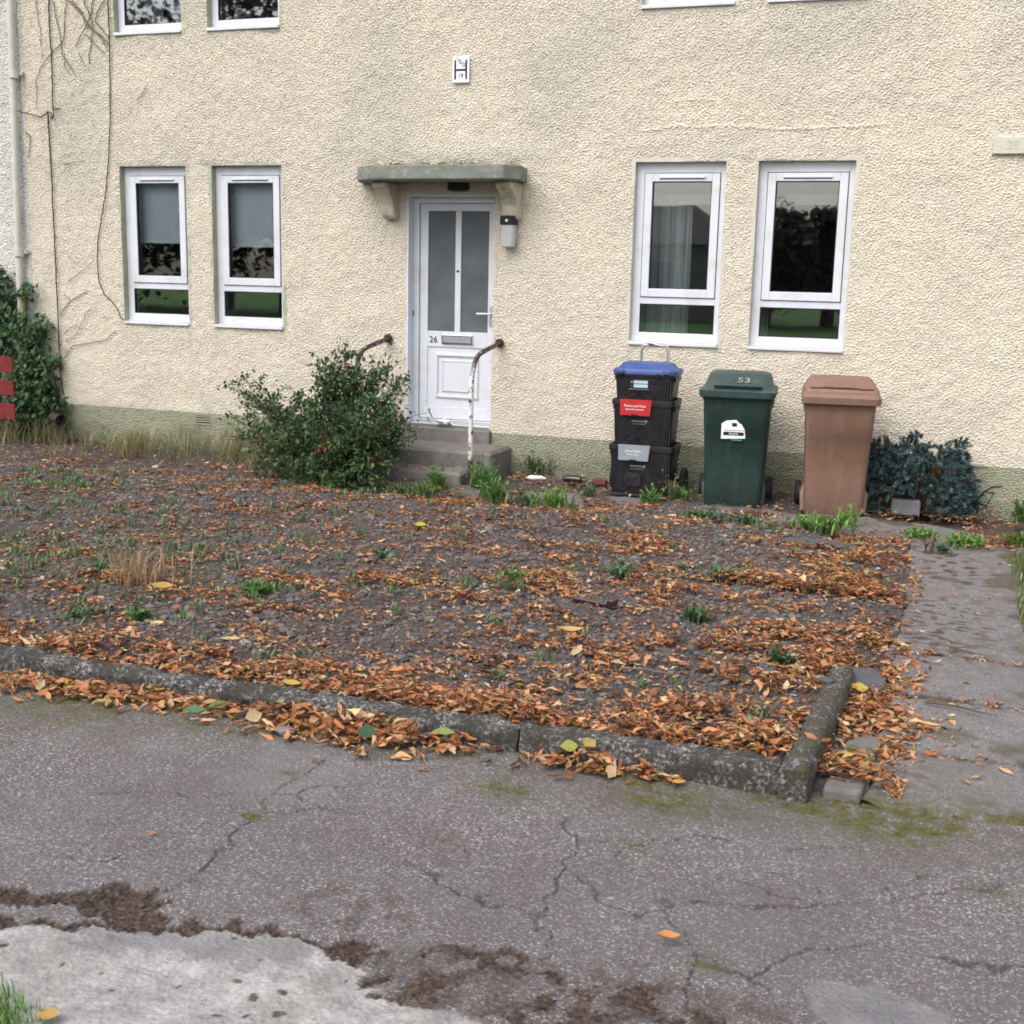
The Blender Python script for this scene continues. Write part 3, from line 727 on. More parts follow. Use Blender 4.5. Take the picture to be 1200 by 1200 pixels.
f0 = -1.13 - .10 * sstep(-4.2, -1.0, X) - .12 * sstep(-1.2, -.2, X) - .30 * sstep(-.35, -.1, X) + .02 * N_BIG(X, X * 0); f1 = -.90 - .0 * X - .12 * sstep(-.8, .2, X) - .32 * sstep(-.1, .5, X) + .035 * N_BIG(X, X * 0 + 1)
f1 = np.where(X > -3.0, f1 + .06, f1)
keep = ((Y > f0 - .02) & (Y < f1 + .02))[F].all(1); skirt = np.maximum(sstep(0, .018, f0 - Y), sstep(0, .018, Y - f1))
crk = np.maximum(*[1 - sstep(.005, .014, np.abs(X - c_ + .02 * N_MID(X, Y))) for c_ in (-3.55, -1.35)])
d_ = np.clip(crk + .7 * sstep(.5, 1.5, N_BIG(X, Y)), 0, 1); mo = np.clip(.9 * sstep(-3.3, -4.3, X) + .2, 0, 1)
V = np.stack([X, Y, .026 - .10 * skirt + .003 * N_BIG(X, Y) + .001 * N_LUMP(X, Y) - .01 * crk], 1)
V, F, a1, a2 = compact(V, F[keep], d_, mo)
tag(link('concrete_strip', make_mesh('concrete_strip', V, [F], MT['asphalt'], {'dirt': a1, 'moss': a2, 'pale': a1 * 0 + .05, 'screed': a1 * 0 + .55})), kind='structure')

# kerb stones
def kerb(p0, p1, w, hgt, label, mossy=0.0, taper=0.0):
    p0 = np.array(p0, float); p1 = np.array(p1, float); L = np.linalg.norm(p1 - p0); n = max(4, int(L / .016)); u_ = (p1 - p0) / L; v_ = np.array([-u_[1], u_[0]]) * (1 if w > 0 else -1); flip = w < 0; w = abs(w)
    prof = [(0, -.05), (0, .02), (0, .05), (.002, hgt * .7), (.012, hgt * .88), (.030, hgt * .98), (w * .5, hgt), (w - .03, hgt * .985), (w - .012, hgt * .9), (w, hgt * .7), (w, .03), (w, -.05)]
    k = len(prof); V = []
    for i in range(n + 1):
        t = i / n; e = min(t, 1 - t) * L; rd = .010 * math.exp(-e / .02)
        for a, z in prof:
            x, y = p0 + u_ * (t * L) + v_ * a
            nn = .0035 * N_MID(x + 9, y + z * 3) + .0022 * N_LUMP(x, y + z * 2) + .0016 * R.standard_normal() + .004 * N_BIG(x, z * 2)
            zz_ = z + (nn - rd * .7 if z > .06 else 0); aa = (a - w / 2) / w * 2
            V.append((*(np.array([x, y]) + v_ * aa * (nn - rd) * .8), zz_ - (taper * t * (z > .02)) * z))
    q = [(i * k + j, (i + 1) * k + j, (i + 1) * k + j + 1, i * k + j + 1) for i in range(n) for j in range(k - 1)]
    if flip: q = [x[::-1] for x in q]
    V = np.array(V); base = np.array([*(p0 + p1) / 2, 0])
    me = make_mesh('kerb_stone', V - base, [np.array(q), np.arange(k)[None], np.arange(k)[None, ::-1] + n * k], MT['kerb'], {'moss': np.full(len(V), mossy)}, True)
    o = link('kerb_stone', me, None, base)
    e = o.modifiers.new('split', 'EDGE_SPLIT'); e.split_angle = math.radians(60)
    return tag(o, label, 'kerb stone', 'concrete kerb stones edging the gravel bed')
jx = G(607, 882)[0]
kerb((-6.9, KY), (-4.45, KY - .01), .125, .092, 'dark kerb stone leaving the photo at its left edge', .06)
kerb((-4.44, KY - .01), (jx - .006, KY), .125, .092, 'long dark stained kerb stone with leaf piles on its street side', .1)
kerb((jx + .006, KY), (-.478, KY + .002), .125, .105, 'dark kerb stone between the open joint and the corner, pile of yellowed leaves before it', .15)
kerb((-.475, KY - .03), (-.415, -5.05), -.105, .130, 'weathered mossy kerb stone turning the corner at right angles to the others', .6)
st_ = MB(); c = G(990, 878, .03)
st_.slab([(-.325, -6.27), (-.19, -6.26), (-.165, -5.95), (-.155, -5.68), (-.22, -5.66), (-.285, -5.75), (-.31, -6.0)], -.09, .040)
tag(st_.build('edging_stone', plain('mossy_stone', (.165, .155, .152), .95, .2, 9, .6, 140, .2, dirt=(.085, .078, .018), dscale=7, dlo=.47, dhi=.6), None, (-.2, -6.05, 0), bevel=.014, loc=(-.2, -6.05, 0)), 'flat low stone with moss at its street end, set in leaves beside the corner kerb', 'edging stone')

# ------------------------------------------------------------------ gravel stones (loose chippings)
ico = np.array([(0, 0, 1)] + [(math.cos(a) * .894, math.sin(a) * .894, .447) for a in np.arange(5) * 2 * PI / 5] + [(math.cos(a) * .894, math.sin(a) * .894, -.447) for a in np.arange(5) * 2 * PI / 5 + PI / 5] + [(0, 0, -1)])
icf = np.array([(0, i + 1, (i + 1) % 5 + 1) for i in range(5)] + [(i + 1, i + 6, (i + 1) % 5 + 1) for i in range(5)] + [((i + 1) % 5 + 1, i + 6, (i + 1) % 5 + 6) for i in range(5)] + [(11, (i + 1) % 5 + 6, i + 6) for i in range(5)])
def rotz(a):
    c, s = np.cos(a), np.sin(a); M_ = np.zeros((len(a), 3, 3)); M_[:, 0, 0] = c; M_[:, 0, 1] = -s; M_[:, 1, 0] = s; M_[:, 1, 1] = c; M_[:, 2, 2] = 1; return M_
def rotx(a):
    c, s = np.cos(a), np.sin(a); M_ = np.zeros((len(a), 3, 3)); M_[:, 1, 1] = c; M_[:, 1, 2] = -s; M_[:, 2, 1] = s; M_[:, 2, 2] = c; M_[:, 0, 0] = 1; return M_
def roty(a):
    c, s = np.cos(a), np.sin(a); M_ = np.zeros((len(a), 3, 3)); M_[:, 0, 0] = c; M_[:, 0, 2] = s; M_[:, 2, 0] = -s; M_[:, 2, 2] = c; M_[:, 1, 1] = 1; return M_
def inst(tv, tf, pos, rot, scl, col, name, mat, smooth=False, jitter=0.0, vshape=None):
    n = len(pos); k = len(tv)
    tv_ = np.broadcast_to(tv, (n, k, 3)) if vshape is None else vshape
    if jitter: tv_ = tv_ * (1 + jitter * R.standard_normal((n, k, 1)))
    V = np.einsum('nij,nkj->nki', rot, tv_ * scl[:, None, :]) + pos[:, None, :]
    F = (tf[None] + (np.arange(n) * k)[:, None, None]).reshape(-1, tf.shape[1])
    return make_mesh(name, V.reshape(-1, 3), [F], mat, {'col': np.repeat(col, k, 0)}, smooth)
def in_view(x, y, m=.45):
    d = np.stack([x, y + CAM_D, 0 * x - CAM_H + .04], 1); z = d @ FWD
    u = (d @ RGT) / z * FPX / 600
    return (z > .5) & (np.abs(u) < 1 + m * FPX / 600 / np.maximum(z, 1) * 1.0)
n = 80000
x = R.uniform(-9.5, BEDX1, n); y = R.uniform(KY + .14, -1.25, n)
k = in_view(x, y) & (R.random(n) < .35 + .65 * sstep(-7, -1, x) * sstep(.6, -.9, N_BIG(x, y) * .7) + .2)
x, y = x[k], y[k]; n = len(x)
sz = R.lognormal(-4.80, .40, n)
pos = np.stack([x, y, bed_h(x, y) + sz * .25], 1)
tone = R.uniform(.6, 1.35, n)[:, None]; col = np.array([.135, .121, .119]) * tone; w_ = R.random(n) < .018; col[w_] = np.array([.42, .39, .37]) * tone[w_]; w_ = R.random(n) < .2; col[w_] *= np.array([1.15, .92, .8])
rot = rotz(R.uniform(0, 6.28, n)) @ rotx(R.uniform(-.5, .5, n))
tag(link('gravel', inst(ico, icf, pos, rot, np.stack([sz * 1.25, sz, sz * .7], 1), col, 'gravel', MT['stone'], jitter=.16)), 'dark grey stone chippings covering the front bed', 'gravel', kind='stuff')

# ------------------------------------------------------------------ fallen leaves
LS = np.linspace(0, 1, 6); LW = np.array([.03, .62, 1.0, .92, .5, .02])
def leaf_shapes(n, curl, fold, twist, wid):
    """(n,18,3) leaves along +x"""
    s = LS[None, :, None]; e = np.array([-1, 0, 1.0])[None, None, :]
    a = curl[:, None, None] * (s - .5)
    xx = np.where(np.abs(curl[:, None, None]) < 1e-3, s - .5, np.sin(a) / np.where(np.abs(curl[:, None, None]) < 1e-3, 1, curl[:, None, None])) + 0 * e
    zc = (1 - np.cos(a)) / np.where(np.abs(curl[:, None, None]) < 1e-3, 1, curl[:, None, None])
    hw = wid[:, None, None] * .5 * LW[None, :, None]
    f = fold[:, None, None] + twist[:, None, None] * (s - .5) * 2 * np.sign(e)
    yy = e * hw * np.cos(f); zz_ = zc + np.abs(e) * hw * np.sin(f)
    return np.stack([xx, yy + 0 * s, zz_], -1).reshape(n, 18, 3)
LF = np.array([(i * 3 + j, (i + 1) * 3 + j, (i + 1) * 3 + j + 1, i * 3 + j + 1) for i in range(5) for j in range(2)])
PALS = np.array([(.51, .228, .100), (.57, .32, .165), (.44, .165, .068), (.26, .115, .060), (.60, .44, .25), (.14, .075, .048), (.47, .31, .075)])
PALW = np.array([.29, .21, .16, .11, .11, .10, .02]); PALW = PALW / PALW.sum()
def leaves(pos, tilt, size, curlmax=2.2, pal=PALW):
    n = len(pos)
    v = leaf_shapes(n, R.uniform(-.9, curlmax, n) * R.random(n) ** .6, R.uniform(.0, 1.1, n), R.uniform(-.8, .8, n), R.uniform(.12, .52, n)); v = v * (1 + R.normal(0, .10, v.shape)) + R.normal(0, .035, v.shape)
    rot = rotz(R.uniform(0, 6.283, n)) @ rotx(R.normal(0, 1, n) * tilt) @ roty(R.normal(0, 1, n) * tilt * .7)
    col = PALS[R.choice(len(PALS), n, p=pal)] * R.uniform(.6, 1.2, n)[:, None]
    return v, rot, np.repeat(size[:, None], 3, 1), col
LB = [(20, 640, 1.0, .5, .3), (150, 680, .5, .3, .75), (60, 690, .5, .25, .55), (30, 660, .4, .2, .5), (250, 600, .5, .3, .12), (330, 690, .3, .2, .3), (400, 690, .5, .18, .45), (560, 700, .7, .15, .8), (680, 690, .6, .2, .9), (740, 640, .6, .25, .5), (900, 640, .4, .2, .35), (960, 690, .55, .35, .9), (1020, 660, .3, .4, .9), (1030, 720, .3, .5, 1.0),
      (880, 690, .5, .2, .8), (620, 650, .5, .2, .4), (960, 770, .45, .3, 1.0), (880, 800, .5, .35, .95), (840, 840, .45, .2, .9), (780, 760, .5, .25, .4), (560, 590, .7, .15, .55), (640, 610, .6, .12, .3), (430, 580, .4, .1, .35), (1000, 625, .35, .1, .8), (250, 720, .4, .15, .35), (480, 740, .5, .2, .3), (650, 770, .5, .2, .3), (900, 850, .25, .2, 1.2)]
n = 260000
x = R.uniform(-9.5, BEDX1 + .12, n); y = R.uniform(KY + .12, -1.0, n)
cl_ = sstep(-.1, 1.0, N_BIG(x * .75, y * 1.5) + .45 * N_MID(x * .8, y * 1.3)); dens = .05 + .42 * cl_ + blobs(x, y, LB) * (.12 + 1.0 * cl_)
dens += 1.15 * np.exp(-((y - KY - .16) / .20) ** 2) + .55 * np.exp(-((y - KY - .3) / .3) ** 2) * sstep(-.5, .6, N_BIG(x, y))
dens *= np.where(x > BEDX1 - .02, .55 * sstep(BEDX1 + .14, BEDX1 - .02, x), 1)
dens *= .35 + .65 * sstep(-10.0, -5.5, x * 1.0 + (y + 1) * .9)
k = in_view(x, y) & (R.random(n) < dens * .50)
x, y, dn = x[k], y[k], np.clip(dens[k], 0, 1.6); n = len(x)
hgt = np.abs(R.normal(0, 1, n)) * .018 * dn ** 1.5
zl = bed_h(x, y) + .016 + hgt
A = [leaves(np.stack([x, y, zl], 1), .17 + .12 * np.clip(dn, 0, 1), R.uniform(.020, .066, n) * (.8 + .3 * np.clip(dn, 0, 1)) * (1 + .5 * (R.random(n) < .08)))]; POS = [np.stack([x, y, zl], 1)]
# piles on the street side of the kerb and over the end of the path
def pile(px, py, rx, ry, n, hmax, rotk=0.0, flat=.45, size=(.045, .095)):
    c = G(px, py); a = R.normal(0, .5, n) * rx; b = R.normal(0, .5, n) * ry
    x = c[0] + a * math.cos(rotk) - b * math.sin(rotk); y = c[1] + a * math.sin(rotk) + b * math.cos(rotk)
    k = (y < KY - .012) | (x > -.38); x, y, a, b = x[k], y[k], a[k], b[k]
    e = np.exp(-(a / rx) ** 2 * 2 - (b / ry) ** 2 * 2)
    z = .012 + R.random(len(x)) * hmax * e
    p = np.stack([x, y, z], 1); POS.append(p); A.append(leaves(p, np.full(len(x), flat), R.uniform(*size, len(x)), 1.8, np.array([.30, .27, .13, .10, .12, .04, .04])))
for q in [(30, 803, .35, .10, 90, .05), (105, 815, .35, .10, 120, .06), (185, 825, .35, .10, 120, .06), (255, 835, .28, .08, 60, .05), (330, 848, .35, .14, 170, .09), (405, 862, .35, .16, 230, .11), (470, 868, .25, .13, 120, .08), (535, 876, .20, .06, 35, .03),
          (640, 893, .13, .07, 26, .03), (690, 898, .2, .12, 120, .08), (735, 908, .2, .08, 60, .05), (790, 918, .15, .05, 10, .02), (-60, 800, .5, .1, 100, .05)]: pile(*q)
for q in [(1000, 830, .22, .35, 300, .05), (1030, 800, .22, .4, 260, .04), (1010, 835, .2, .2, 200, .05), (962, 870, .04, .3, 90, .05), (1060, 860, .2, .2, 80, .03), (1040, 885, .12, .14, 60, .03), (1045, 925, .06, .14, 40, .02), (1060, 770, .12, .3, 50, .02), (1100, 845, .2, .15, 14, .01), (1045, 640, .15, .3, 60, .02), (1070, 690, .08, .5, 40, .015)]: pile(*q, flat=.35, size=(.04, .08))
# drift along the wall foot and on the strip
def sprinkle(x0, x1, y0, y1, n, z, size=(.035, .07)):
    x = R.uniform(x0, x1, n); y = R.uniform(y0, y1, n); p = np.stack([x, y, np.full(n, z) + R.random(n) * .012], 1)
    POS.append(p); A.append(leaves(p, np.full(n, .25), R.uniform(*size, n)))
sprinkle(-3.9, -.6, -.85, -.03, 420, .035); sprinkle(-.6, .75, -1.05, -.03, 260, .03); sprinkle(-.5, .7, -1.75, -1.25, 150, .035); sprinkle(-5.2, -3.2, -1.25, -.9, 130, .04); sprinkle(-3.2, -.4, -1.5, -1.0, 80, .03)
sprinkle(.0, .46, -5.07, -4.97, 30, .012, (.02, .05)); sprinkle(-.05, .46, -4.36, -4.28, 45, .012, (.02, .05)); sprinkle(-.1, .4, -5.75, -5.69, 14, .012, (.02, .04)); sprinkle(.1, .9, -1.6, -1.1, 120, .04); sprinkle(-8.9, -5.3, -1.4, -.3, 260, .05); sprinkle(-4.9, -4.0, -.84, -.57, 40, .125)
x = R.uniform(-3.6, 1.0, 60); y = R.uniform(-8.3, -6.5, 60)
sprinkle(-.16, .48, -6.0, -1.9, 60, .016, (.02, .05))
V_ = np.concatenate([a[0] for a in A]); Rt = np.concatenate([a[1] for a in A]); Sc = np.concatenate([a[2] for a in A]); Cl = np.concatenate([a[3] for a in A]); Ps = np.concatenate(POS)
tag(link('leaf_litter', inst(V_[0], LF, Ps, Rt, Sc, Cl, 'leaf_litter', MT['leaf'], True, vshape=V_)), 'orange brown fallen leaves drifted over the bed and along the kerb', 'leaf litter', kind='stuff')
print('leaves', len(Ps))
# dry crumbs and twiglets in the broken pavement
n = 5000
x = R.uniform(-3.4, .4, n); y = R.uniform(-8.6, -7.0, n)
ok = np.zeros(n, bool)
for l in ([(-60, 1040), (60, 1042), (192, 1043), (203, 1080), (380, 1100), (600, 1112), (760, 1160), (870, 1230), (700, 1260), (540, 1184), (440, 1168), (380, 1106), (200, 1088), (-60, 1084)], [(360, 1050), (460, 1050), (480, 1095), (370, 1090)]):
    ok |= in_poly(x, y, P_(l)) & (R.random(n) < (1 if len(l) > 5 else .35))
ok &= HOLE[np.clip(np.round((x + 4.7) / (6.6 / (HOLE.shape[0] - 1))).astype(int), 0, HOLE.shape[0] - 1), np.clip(np.round((y + 8.9) / ((KY + .10 + 8.9) / (HOLE.shape[1] - 1))).astype(int), 0, HOLE.shape[1] - 1)] > .6
x, y = x[ok], y[ok]; n = len(x); p = np.stack([x, y, R.uniform(-.014, -.003, n)], 1)
v = leaf_shapes(n, R.uniform(-.4, .4, n), R.uniform(.0, .3, n), R.uniform(-.3, .3, n), R.uniform(.25, .9, n))
cl = np.array([(.040, .025, .019), (.026, .017, .013), (.085, .058, .042), (.055, .030, .022)])[R.integers(0, 4, n)] * R.uniform(.6, 1.2, n)[:, None]
tag(link('leaf_crumbs', inst(v[0], LF, p, rotz(R.uniform(0, 6.28, n)) @ rotx(R.normal(0, .15, n)), np.repeat(R.uniform(.005, .018, n)[:, None], 3, 1), cl, 'leaf_crumbs', MT['leaf'], True, vshape=v)), 'dark rotted leaf crumbs lying in the broken pavement', 'leaf crumbs', kind='stuff')

def one_leaf(px, py, size, yaw, col, label, curl=.9, fold=.4, wid=.55, tilt=.1, z=.012, group=None):
    c = G(px, py, z)
    v = leaf_shapes(1, np.array([curl]), np.array([fold]), np.array([.15]), np.array([wid]))
    zmin = 0
    me = inst(v[0], LF, np.zeros((1, 3)), rotz(np.array([yaw])) @ rotx(np.array([tilt])), np.full((1, 3), size), np.array([col]), 'fallen_leaf', MT['leaf'], True, vshape=v)
    mt = MB()
    o = link('fallen_leaf', me, None, c + np.array([0, 0, .004 + abs(math.sin(tilt)) * size * wid * .5]))
    return tag(o, label, 'leaf', 'single leaves lying apart from the drifts')
one_leaf(783, 1102, .075, .3, (.52, .23, .07), 'bright orange curled leaf alone on the cracked asphalt', 1.5, .7, .6)
one_leaf(297, 847, .085, 1.2, (.62, .44, .24), 'pale tan leaf standing on edge before the leaf pile at the kerb', .5, .3, .7, .9, .03)
one_leaf(178, 978, .035, .2, (.40, .17, .08), 'tiny rusty leaf alone in the middle of the left asphalt')
one_leaf(56, 1193, .065, .4, (.46, .28, .10), 'yellow orange leaf at the grass tuft on the pale concrete', .8, .3, .75)
one_leaf(795, 919, .06, .7, (.62, .33, .10), 'small yellow orange leaf below the kerb, right of the yellowed pile')
one_leaf(1053, 756, .12, -.5, (.70, .56, .34), 'long pale straw leaf on the left edge of the path', .5, .5, .3)
one_leaf(1086, 851, .11, -.1, (.60, .40, .14), 'long yellow brown leaf on the path beside the big leaf drift', .7, .5, .32)
one_leaf(1179, 907, .08, -.8, (.58, .38, .20), 'tan leaf near the right end of the front path slab', .8, .5, .4)
one_leaf(1115, 828, .05, .2, (.50, .52, .34), 'pale green leaf by the second path joint', .3, .2, .7)
one_leaf(1186, 665, .06, .2, (.66, .56, .32), 'pale yellow leaf at the grassy right edge of the path', .8, .4, .7)
one_leaf(1101, 770, .05, .2, (.16, .09, .06), 'dark brown crumpled leaf in the middle of the path', 1.8, .9, .7)
one_leaf(342, 803, .085, .1, (.50, .33, .07), 'bright yellow leaf just behind the kerb', .5, .3, .6, .15, .10)
one_leaf(190, 690, .15, .1, (.45, .28, .08), 'largest yellow leaf amid the dry tuft left of the bed', .8, .3, .6, .15, .08)
one_leaf(492, 617, .09, .3, (.46, .40, .04), 'mustard yellow leaf on dark gravel before the doorstep', .4, .2, .9, .2, .06)
one_leaf(185, 735, .11, .5, (.66, .52, .26), 'cream curled leaf on bare gravel, left part of the bed', 1.4, .6, .5, .2, .06)
one_leaf(270, 752, .11, .4, (.50, .44, .20), 'olive straw leaf on bare gravel near the kerb', .9, .6, .35, .2, .06)
one_leaf(690, 877, .08, 1.3, (.46, .35, .10), 'yellow leaf on top of the leaf pile right of the kerb joint', .6, .4, .7, .5, .08)
one_leaf(667, 881, .075, .4, (.30, .30, .07), 'yellow green leaf against the kerb, left of the yellow pile', .5, .3, .7, .7, .05)
one_leaf(520, 862, .09, .2, (.22, .27, .08), 'green leaf resting in the pile left of the kerb joint', .5, .4, .55, .3, .05)
one_leaf(430, 864, .075, .4, (.04, .09, .05), 'round dark green leaf in the kerb leaf pile', .3, .2, .9, .5, .09)
one_leaf(228, 836, .095, .5, (.085, .19, .085), 'left fresh green leaf of the pair before the kerb', .5, .3, .6, .3, .03)
one_leaf(256, 832, .10, 1.0, (.15, .27, .09), 'right fresh green leaf of the pair before the kerb', .8, .6, .5, .5, .03)
one_leaf(1008, 811, .07, .3, (.46, .34, .06), 'yellow leaf beside the broken slate pieces', .5, .3, .9, .4, .06)
one_leaf(668, 742, .15, .35, (.52, .34, .13), 'large golden leaf in the middle right of the bed', 1.2, .6, .35, .3, .07)
one_leaf(826, 860, .10, .4, (.02, .016, .018), 'black rotten leaf behind the corner of the kerb', 1.3, .7, .7, .3, .10)

# ------------------------------------------------------------------ plants
def ribbons(base, yaw, length, width, bend, col, col2=None, seg=4, droop=0.0):
    """blades: start pos, heading yaw, lean 'bend' (radians from vertical at tip)"""
    n = len(base); s = np.linspace(0, 1, seg + 1)
    ang = bend[:, None] * (.25 + .75 * s[None]) + droop * s[None] ** 2
    dl = length[:, None] / seg
    hx = np.concatenate([np.zeros((n, 1)), np.cumsum(np.sin(ang[:, :-1]) * dl, 1)], 1); hz = np.concatenate([np.zeros((n, 1)), np.cumsum(np.cos(ang[:, :-1]) * dl, 1)], 1)
    cyw, syw = np.cos(yaw)[:, None], np.sin(yaw)[:, None]
    C = np.stack([base[:, 0:1] + hx * cyw, base[:, 1:2] + hx * syw, base[:, 2:3] + hz], -1)
    wv = width[:, None] * (np.array([.55, .9, 1, .75, .08]) if seg == 4 else np.linspace(1, .1, seg + 1))[None]
    sd_ = np.stack([-syw + 0 * wv, cyw + 0 * wv, 0 * wv], -1) * wv[..., None] * .5
    V = np.stack([C - sd_, C + sd_], 2).reshape(n, -1, 3); k = V.shape[1]
    tf = np.array([(2 * i, 2 * i + 1, 2 * i + 3, 2 * i + 2) for i in range(seg)])
    F = (tf[None] + (np.arange(n) * k)[:, None, None]).reshape(-1, 4)
    if col2 is None: col2 = col
    cc = col[:, None] * (1 - s[None, :, None]) + col2[:, None] * s[None, :, None]
    return V.reshape(-1, 3), F, np.repeat(cc, 2, 1).reshape(-1, 3)
def jit(c, n, a=.25): return np.array(c)[None] * R.uniform(1 - a, 1 + a, (n, 1)) * R.uniform(.93, 1.07, (n, 3))

# long grass at the foot of the wall
def grass_mesh(name, bx, by, bz, L, wid, bend, green, mix_dry, label, droop=.3):
    n = len(bx); dry = R.random(n) < mix_dry
    c1 = np.where(dry[:, None], jit((.30, .22, .12), n), jit(green, n)); c2 = np.where(dry[:, None], jit((.42, .31, .19), n), jit(tuple(1.4 * v for v in green), n))
    V, F, C_ = ribbons(np.stack([bx, by, bz], 1), R.uniform(0, 6.28, n), L, wid, bend, c1, c2, droop=droop)
    return tag(link(name, make_mesh(name, V, [F], MT['foliage'], {'col': C_}, True)), label, 'grass', kind='stuff')
n = 9000
x = R.uniform(-9.4, -5.5, n); y = -.06 - np.abs(R.normal(0, 1, n)) * .42
k = (y > -1.35) & (R.random(n) < .06 + .94 * sstep(-.5, 1.0, N_BIG(x * .8, y))); x, y = x[k], y[k]; n = len(x)
grass_mesh('long_grass', x, y, np.full(n, .01), R.uniform(.08, .42, n) * (.45 + .55 * sstep(-1, 1, N_BIG(x * .7, y * 0))), R.uniform(.002, .006, n), R.uniform(.35, 1.6, n), (.10, .15, .045), .5, 'straw coloured and green long grass along the wall foot')
# tuft at the bottom left corner and the lawn edge right of the path
n = 2400; c = G(0, 1199); x = R.normal(c[0] - .1, .10, n); y = R.normal(c[1] - .03, .055, n)
k = (y < G(30, 1180)[1] + (x - c[0]) * -.5 + .03); x, y = x[k], y[k]; n = len(x)
grass_mesh('verge_grass', x, y, np.full(n, -.005), R.uniform(.025, .055, n), R.uniform(.002, .004, n), R.uniform(.1, 1.1, n), (.09, .22, .03), .04, 'bright green grass tuft spreading over the pale concrete')
n = 9000; x = .44 + np.abs(R.normal(0, .45, n)); y = R.uniform(-5.2, -1.75, n)
k = (x < 2.2) & (x > .47 + .04 * N_BIG(y, y * 0)); x, y = x[k], y[k]; n = len(x)
grass_mesh('lawn_grass', x, y, np.full(n, .0), R.uniform(.03, .09, n), R.uniform(.003, .006, n), R.uniform(.1, 1.2, n), (.075, .13, .03), .12, 'mown green lawn edge along the right side of the path')

def weed(px, py, h_, r_, n, green, label, z=.02, wid=(.006, .014), spread=(.2, 1.3), name='weed', group='green weeds along the path and house front'):
    if 'bed' in group: h_ *= .62; spread = (.5, 1.55); n = n * 1.5; wid = (.007, .016)
    else: spread = (spread[0] + .15, min(1.6, spread[1] + .15)); h_ *= .9; n = n * 1.3
    c = G(px, py, z); n = int(n)
    b = np.stack([R.normal(0, r_ * .35, n), R.normal(0, min(r_, .16) * .35, n), np.zeros(n)], 1)
    cc = jit(green, n, .35); cc2 = jit(tuple(v * 1.5 for v in green), n, .35)
    V, F, C_ = ribbons(b, R.uniform(0, 6.28, n), R.uniform(.4, 1.05, n) * h_ * 1.25, R.uniform(*wid, n), R.uniform(*spread, n), cc, cc2)
    V = [V]; Fs = [F]; Cs = [C_]; off = len(V[0])
    # small leaves up the stems
    m = n * 3; i = R.integers(0, n, m); q = V[0].reshape(n, -1, 3)[i, R.integers(2, 9, m)]
    v = leaf_shapes(m, R.uniform(-.3, 1.2, m), R.uniform(.05, .5, m), np.zeros(m), R.uniform(.28, .5, m))
    rt = rotz(R.uniform(0, 6.28, m)) @ roty(R.uniform(-1.1, .3, m))
    v = v + [.5, 0, 0]; lv = np.einsum('nij,nkj->nki', rt, v * R.uniform(.02, .05, m)[:, None, None]) + q[:, None]
    V.append(lv.reshape(-1, 3)); Fs.append((LF[None] + (np.arange(m) * 18)[:, None, None]).reshape(-1, 4) + off); Cs.append(np.repeat(jit(green, m, .45), 18, 0))
    me = make_mesh(name, np.concatenate(V), [np.concatenate(Fs)], MT['foliage'], {'col': np.concatenate(Cs)}, True)
    return tag(link(name, me, None, c), label, 'weed', group)
G1, G2, G3, GB = (.085, .175, .045), (.12, .225, .05), (.07, .125, .05), (.10, .16, .085)
weed(563, 572, .25, .13, 70, G1, 'tall bushy green weed against the foot of the white handrail post')
weed(580, 588, .20, .14, 60, G1, 'bushy green weed in front of the one at the handrail foot')
weed(648, 596, .17, .17, 80, G2, 'bright feathery green weed at the left end of the bare concrete strip')
weed(615, 590, .08, .14, 40, G3, 'low dull weed left of the bright feathery one')
weed(632, 556, .20, .20, 70, (.09, .14, .06), 'grassy tuft growing against the wall right of the doorstep')
weed(763, 592, .16, .09, 45, G2, 'bright green weed in front of the lowest black box')
weed(797, 586, .13, .14, 50, G1, 'green weed beside the black wheel, between boxes and green bin')
weed(786, 588, .26, .04, 10, (.16, .16, .09), 'tall dry seeding stalk right of the black boxes')
weed(826, 612, .09, .22, 80, G3, 'dark dandelion patch lying across the strip before the green bin', wid=(.012, .024), spread=(.7, 1.5))
weed(874, 615, .07, .11, 30, G3, 'small dark weed on the strip below the right edge of the green bin', wid=(.01, .02))
weed(957, 622, .13, .24, 90, G2, 'long bright leafy weed on the strip before the brown bin', wid=(.012, .024), spread=(.6, 1.5))
weed(992, 616, .15, .09, 26, G2, 'upright bright weed at the right foot of the brown bin', wid=(.01, .02))
weed(500, 583, .13, .15, 60, (.09, .15, .04), 'yellow green weed before the lower doorstep')
weed(512, 572, .20, .10, 45, G1, 'green weed right of the red flowered bush, before the step')
weed(468, 580, .09, .16, 50, G3, 'low weed under the right side of the red flowered bush')
weed(1078, 630, .07, .14, 60, G2, 'light green cushion weed left of the path corner, before the blue conifer', wid=(.012, .024), spread=(.5, 1.5))
weed(1130, 640, .08, .20, 80, G2, 'wide light green cushion weed at the top of the path', wid=(.012, .022), spread=(.5, 1.5))
weed(1104, 649, .07, .05, 20, GB, 'tiny blue green weed under the thin bare stalks')
weed(1088, 648, .16, .06, 9, (.09, .07, .05), 'few thin bare brown stalks at the corner of path and bed')
weed(1190, 640, .10, .10, 45, (.11, .17, .03), 'yellow green weed at the photo edge by the path top')
weed(1197, 612, .20, .10, 50, (.06, .12, .03), 'leafy green plant at the right end of the wall foot')
weed(690, 583, .12, .07, 20, (.10, .15, .06), 'thin weed beside the black boxes, left of them')
weed(1022, 600, .14, .05, 14, GB, 'grey green sprig at the left foot of the blue conifer')
weed(850, 678, .10, .20, 60, GB, 'grey green weed tuft at the right of the bed, amid orange leaves', .045, group='weeds growing out of the bed')
weed(812, 728, .11, .06, 35, G3, 'dark green weed right of the middle of the bed', .045, group='weeds growing out of the bed')
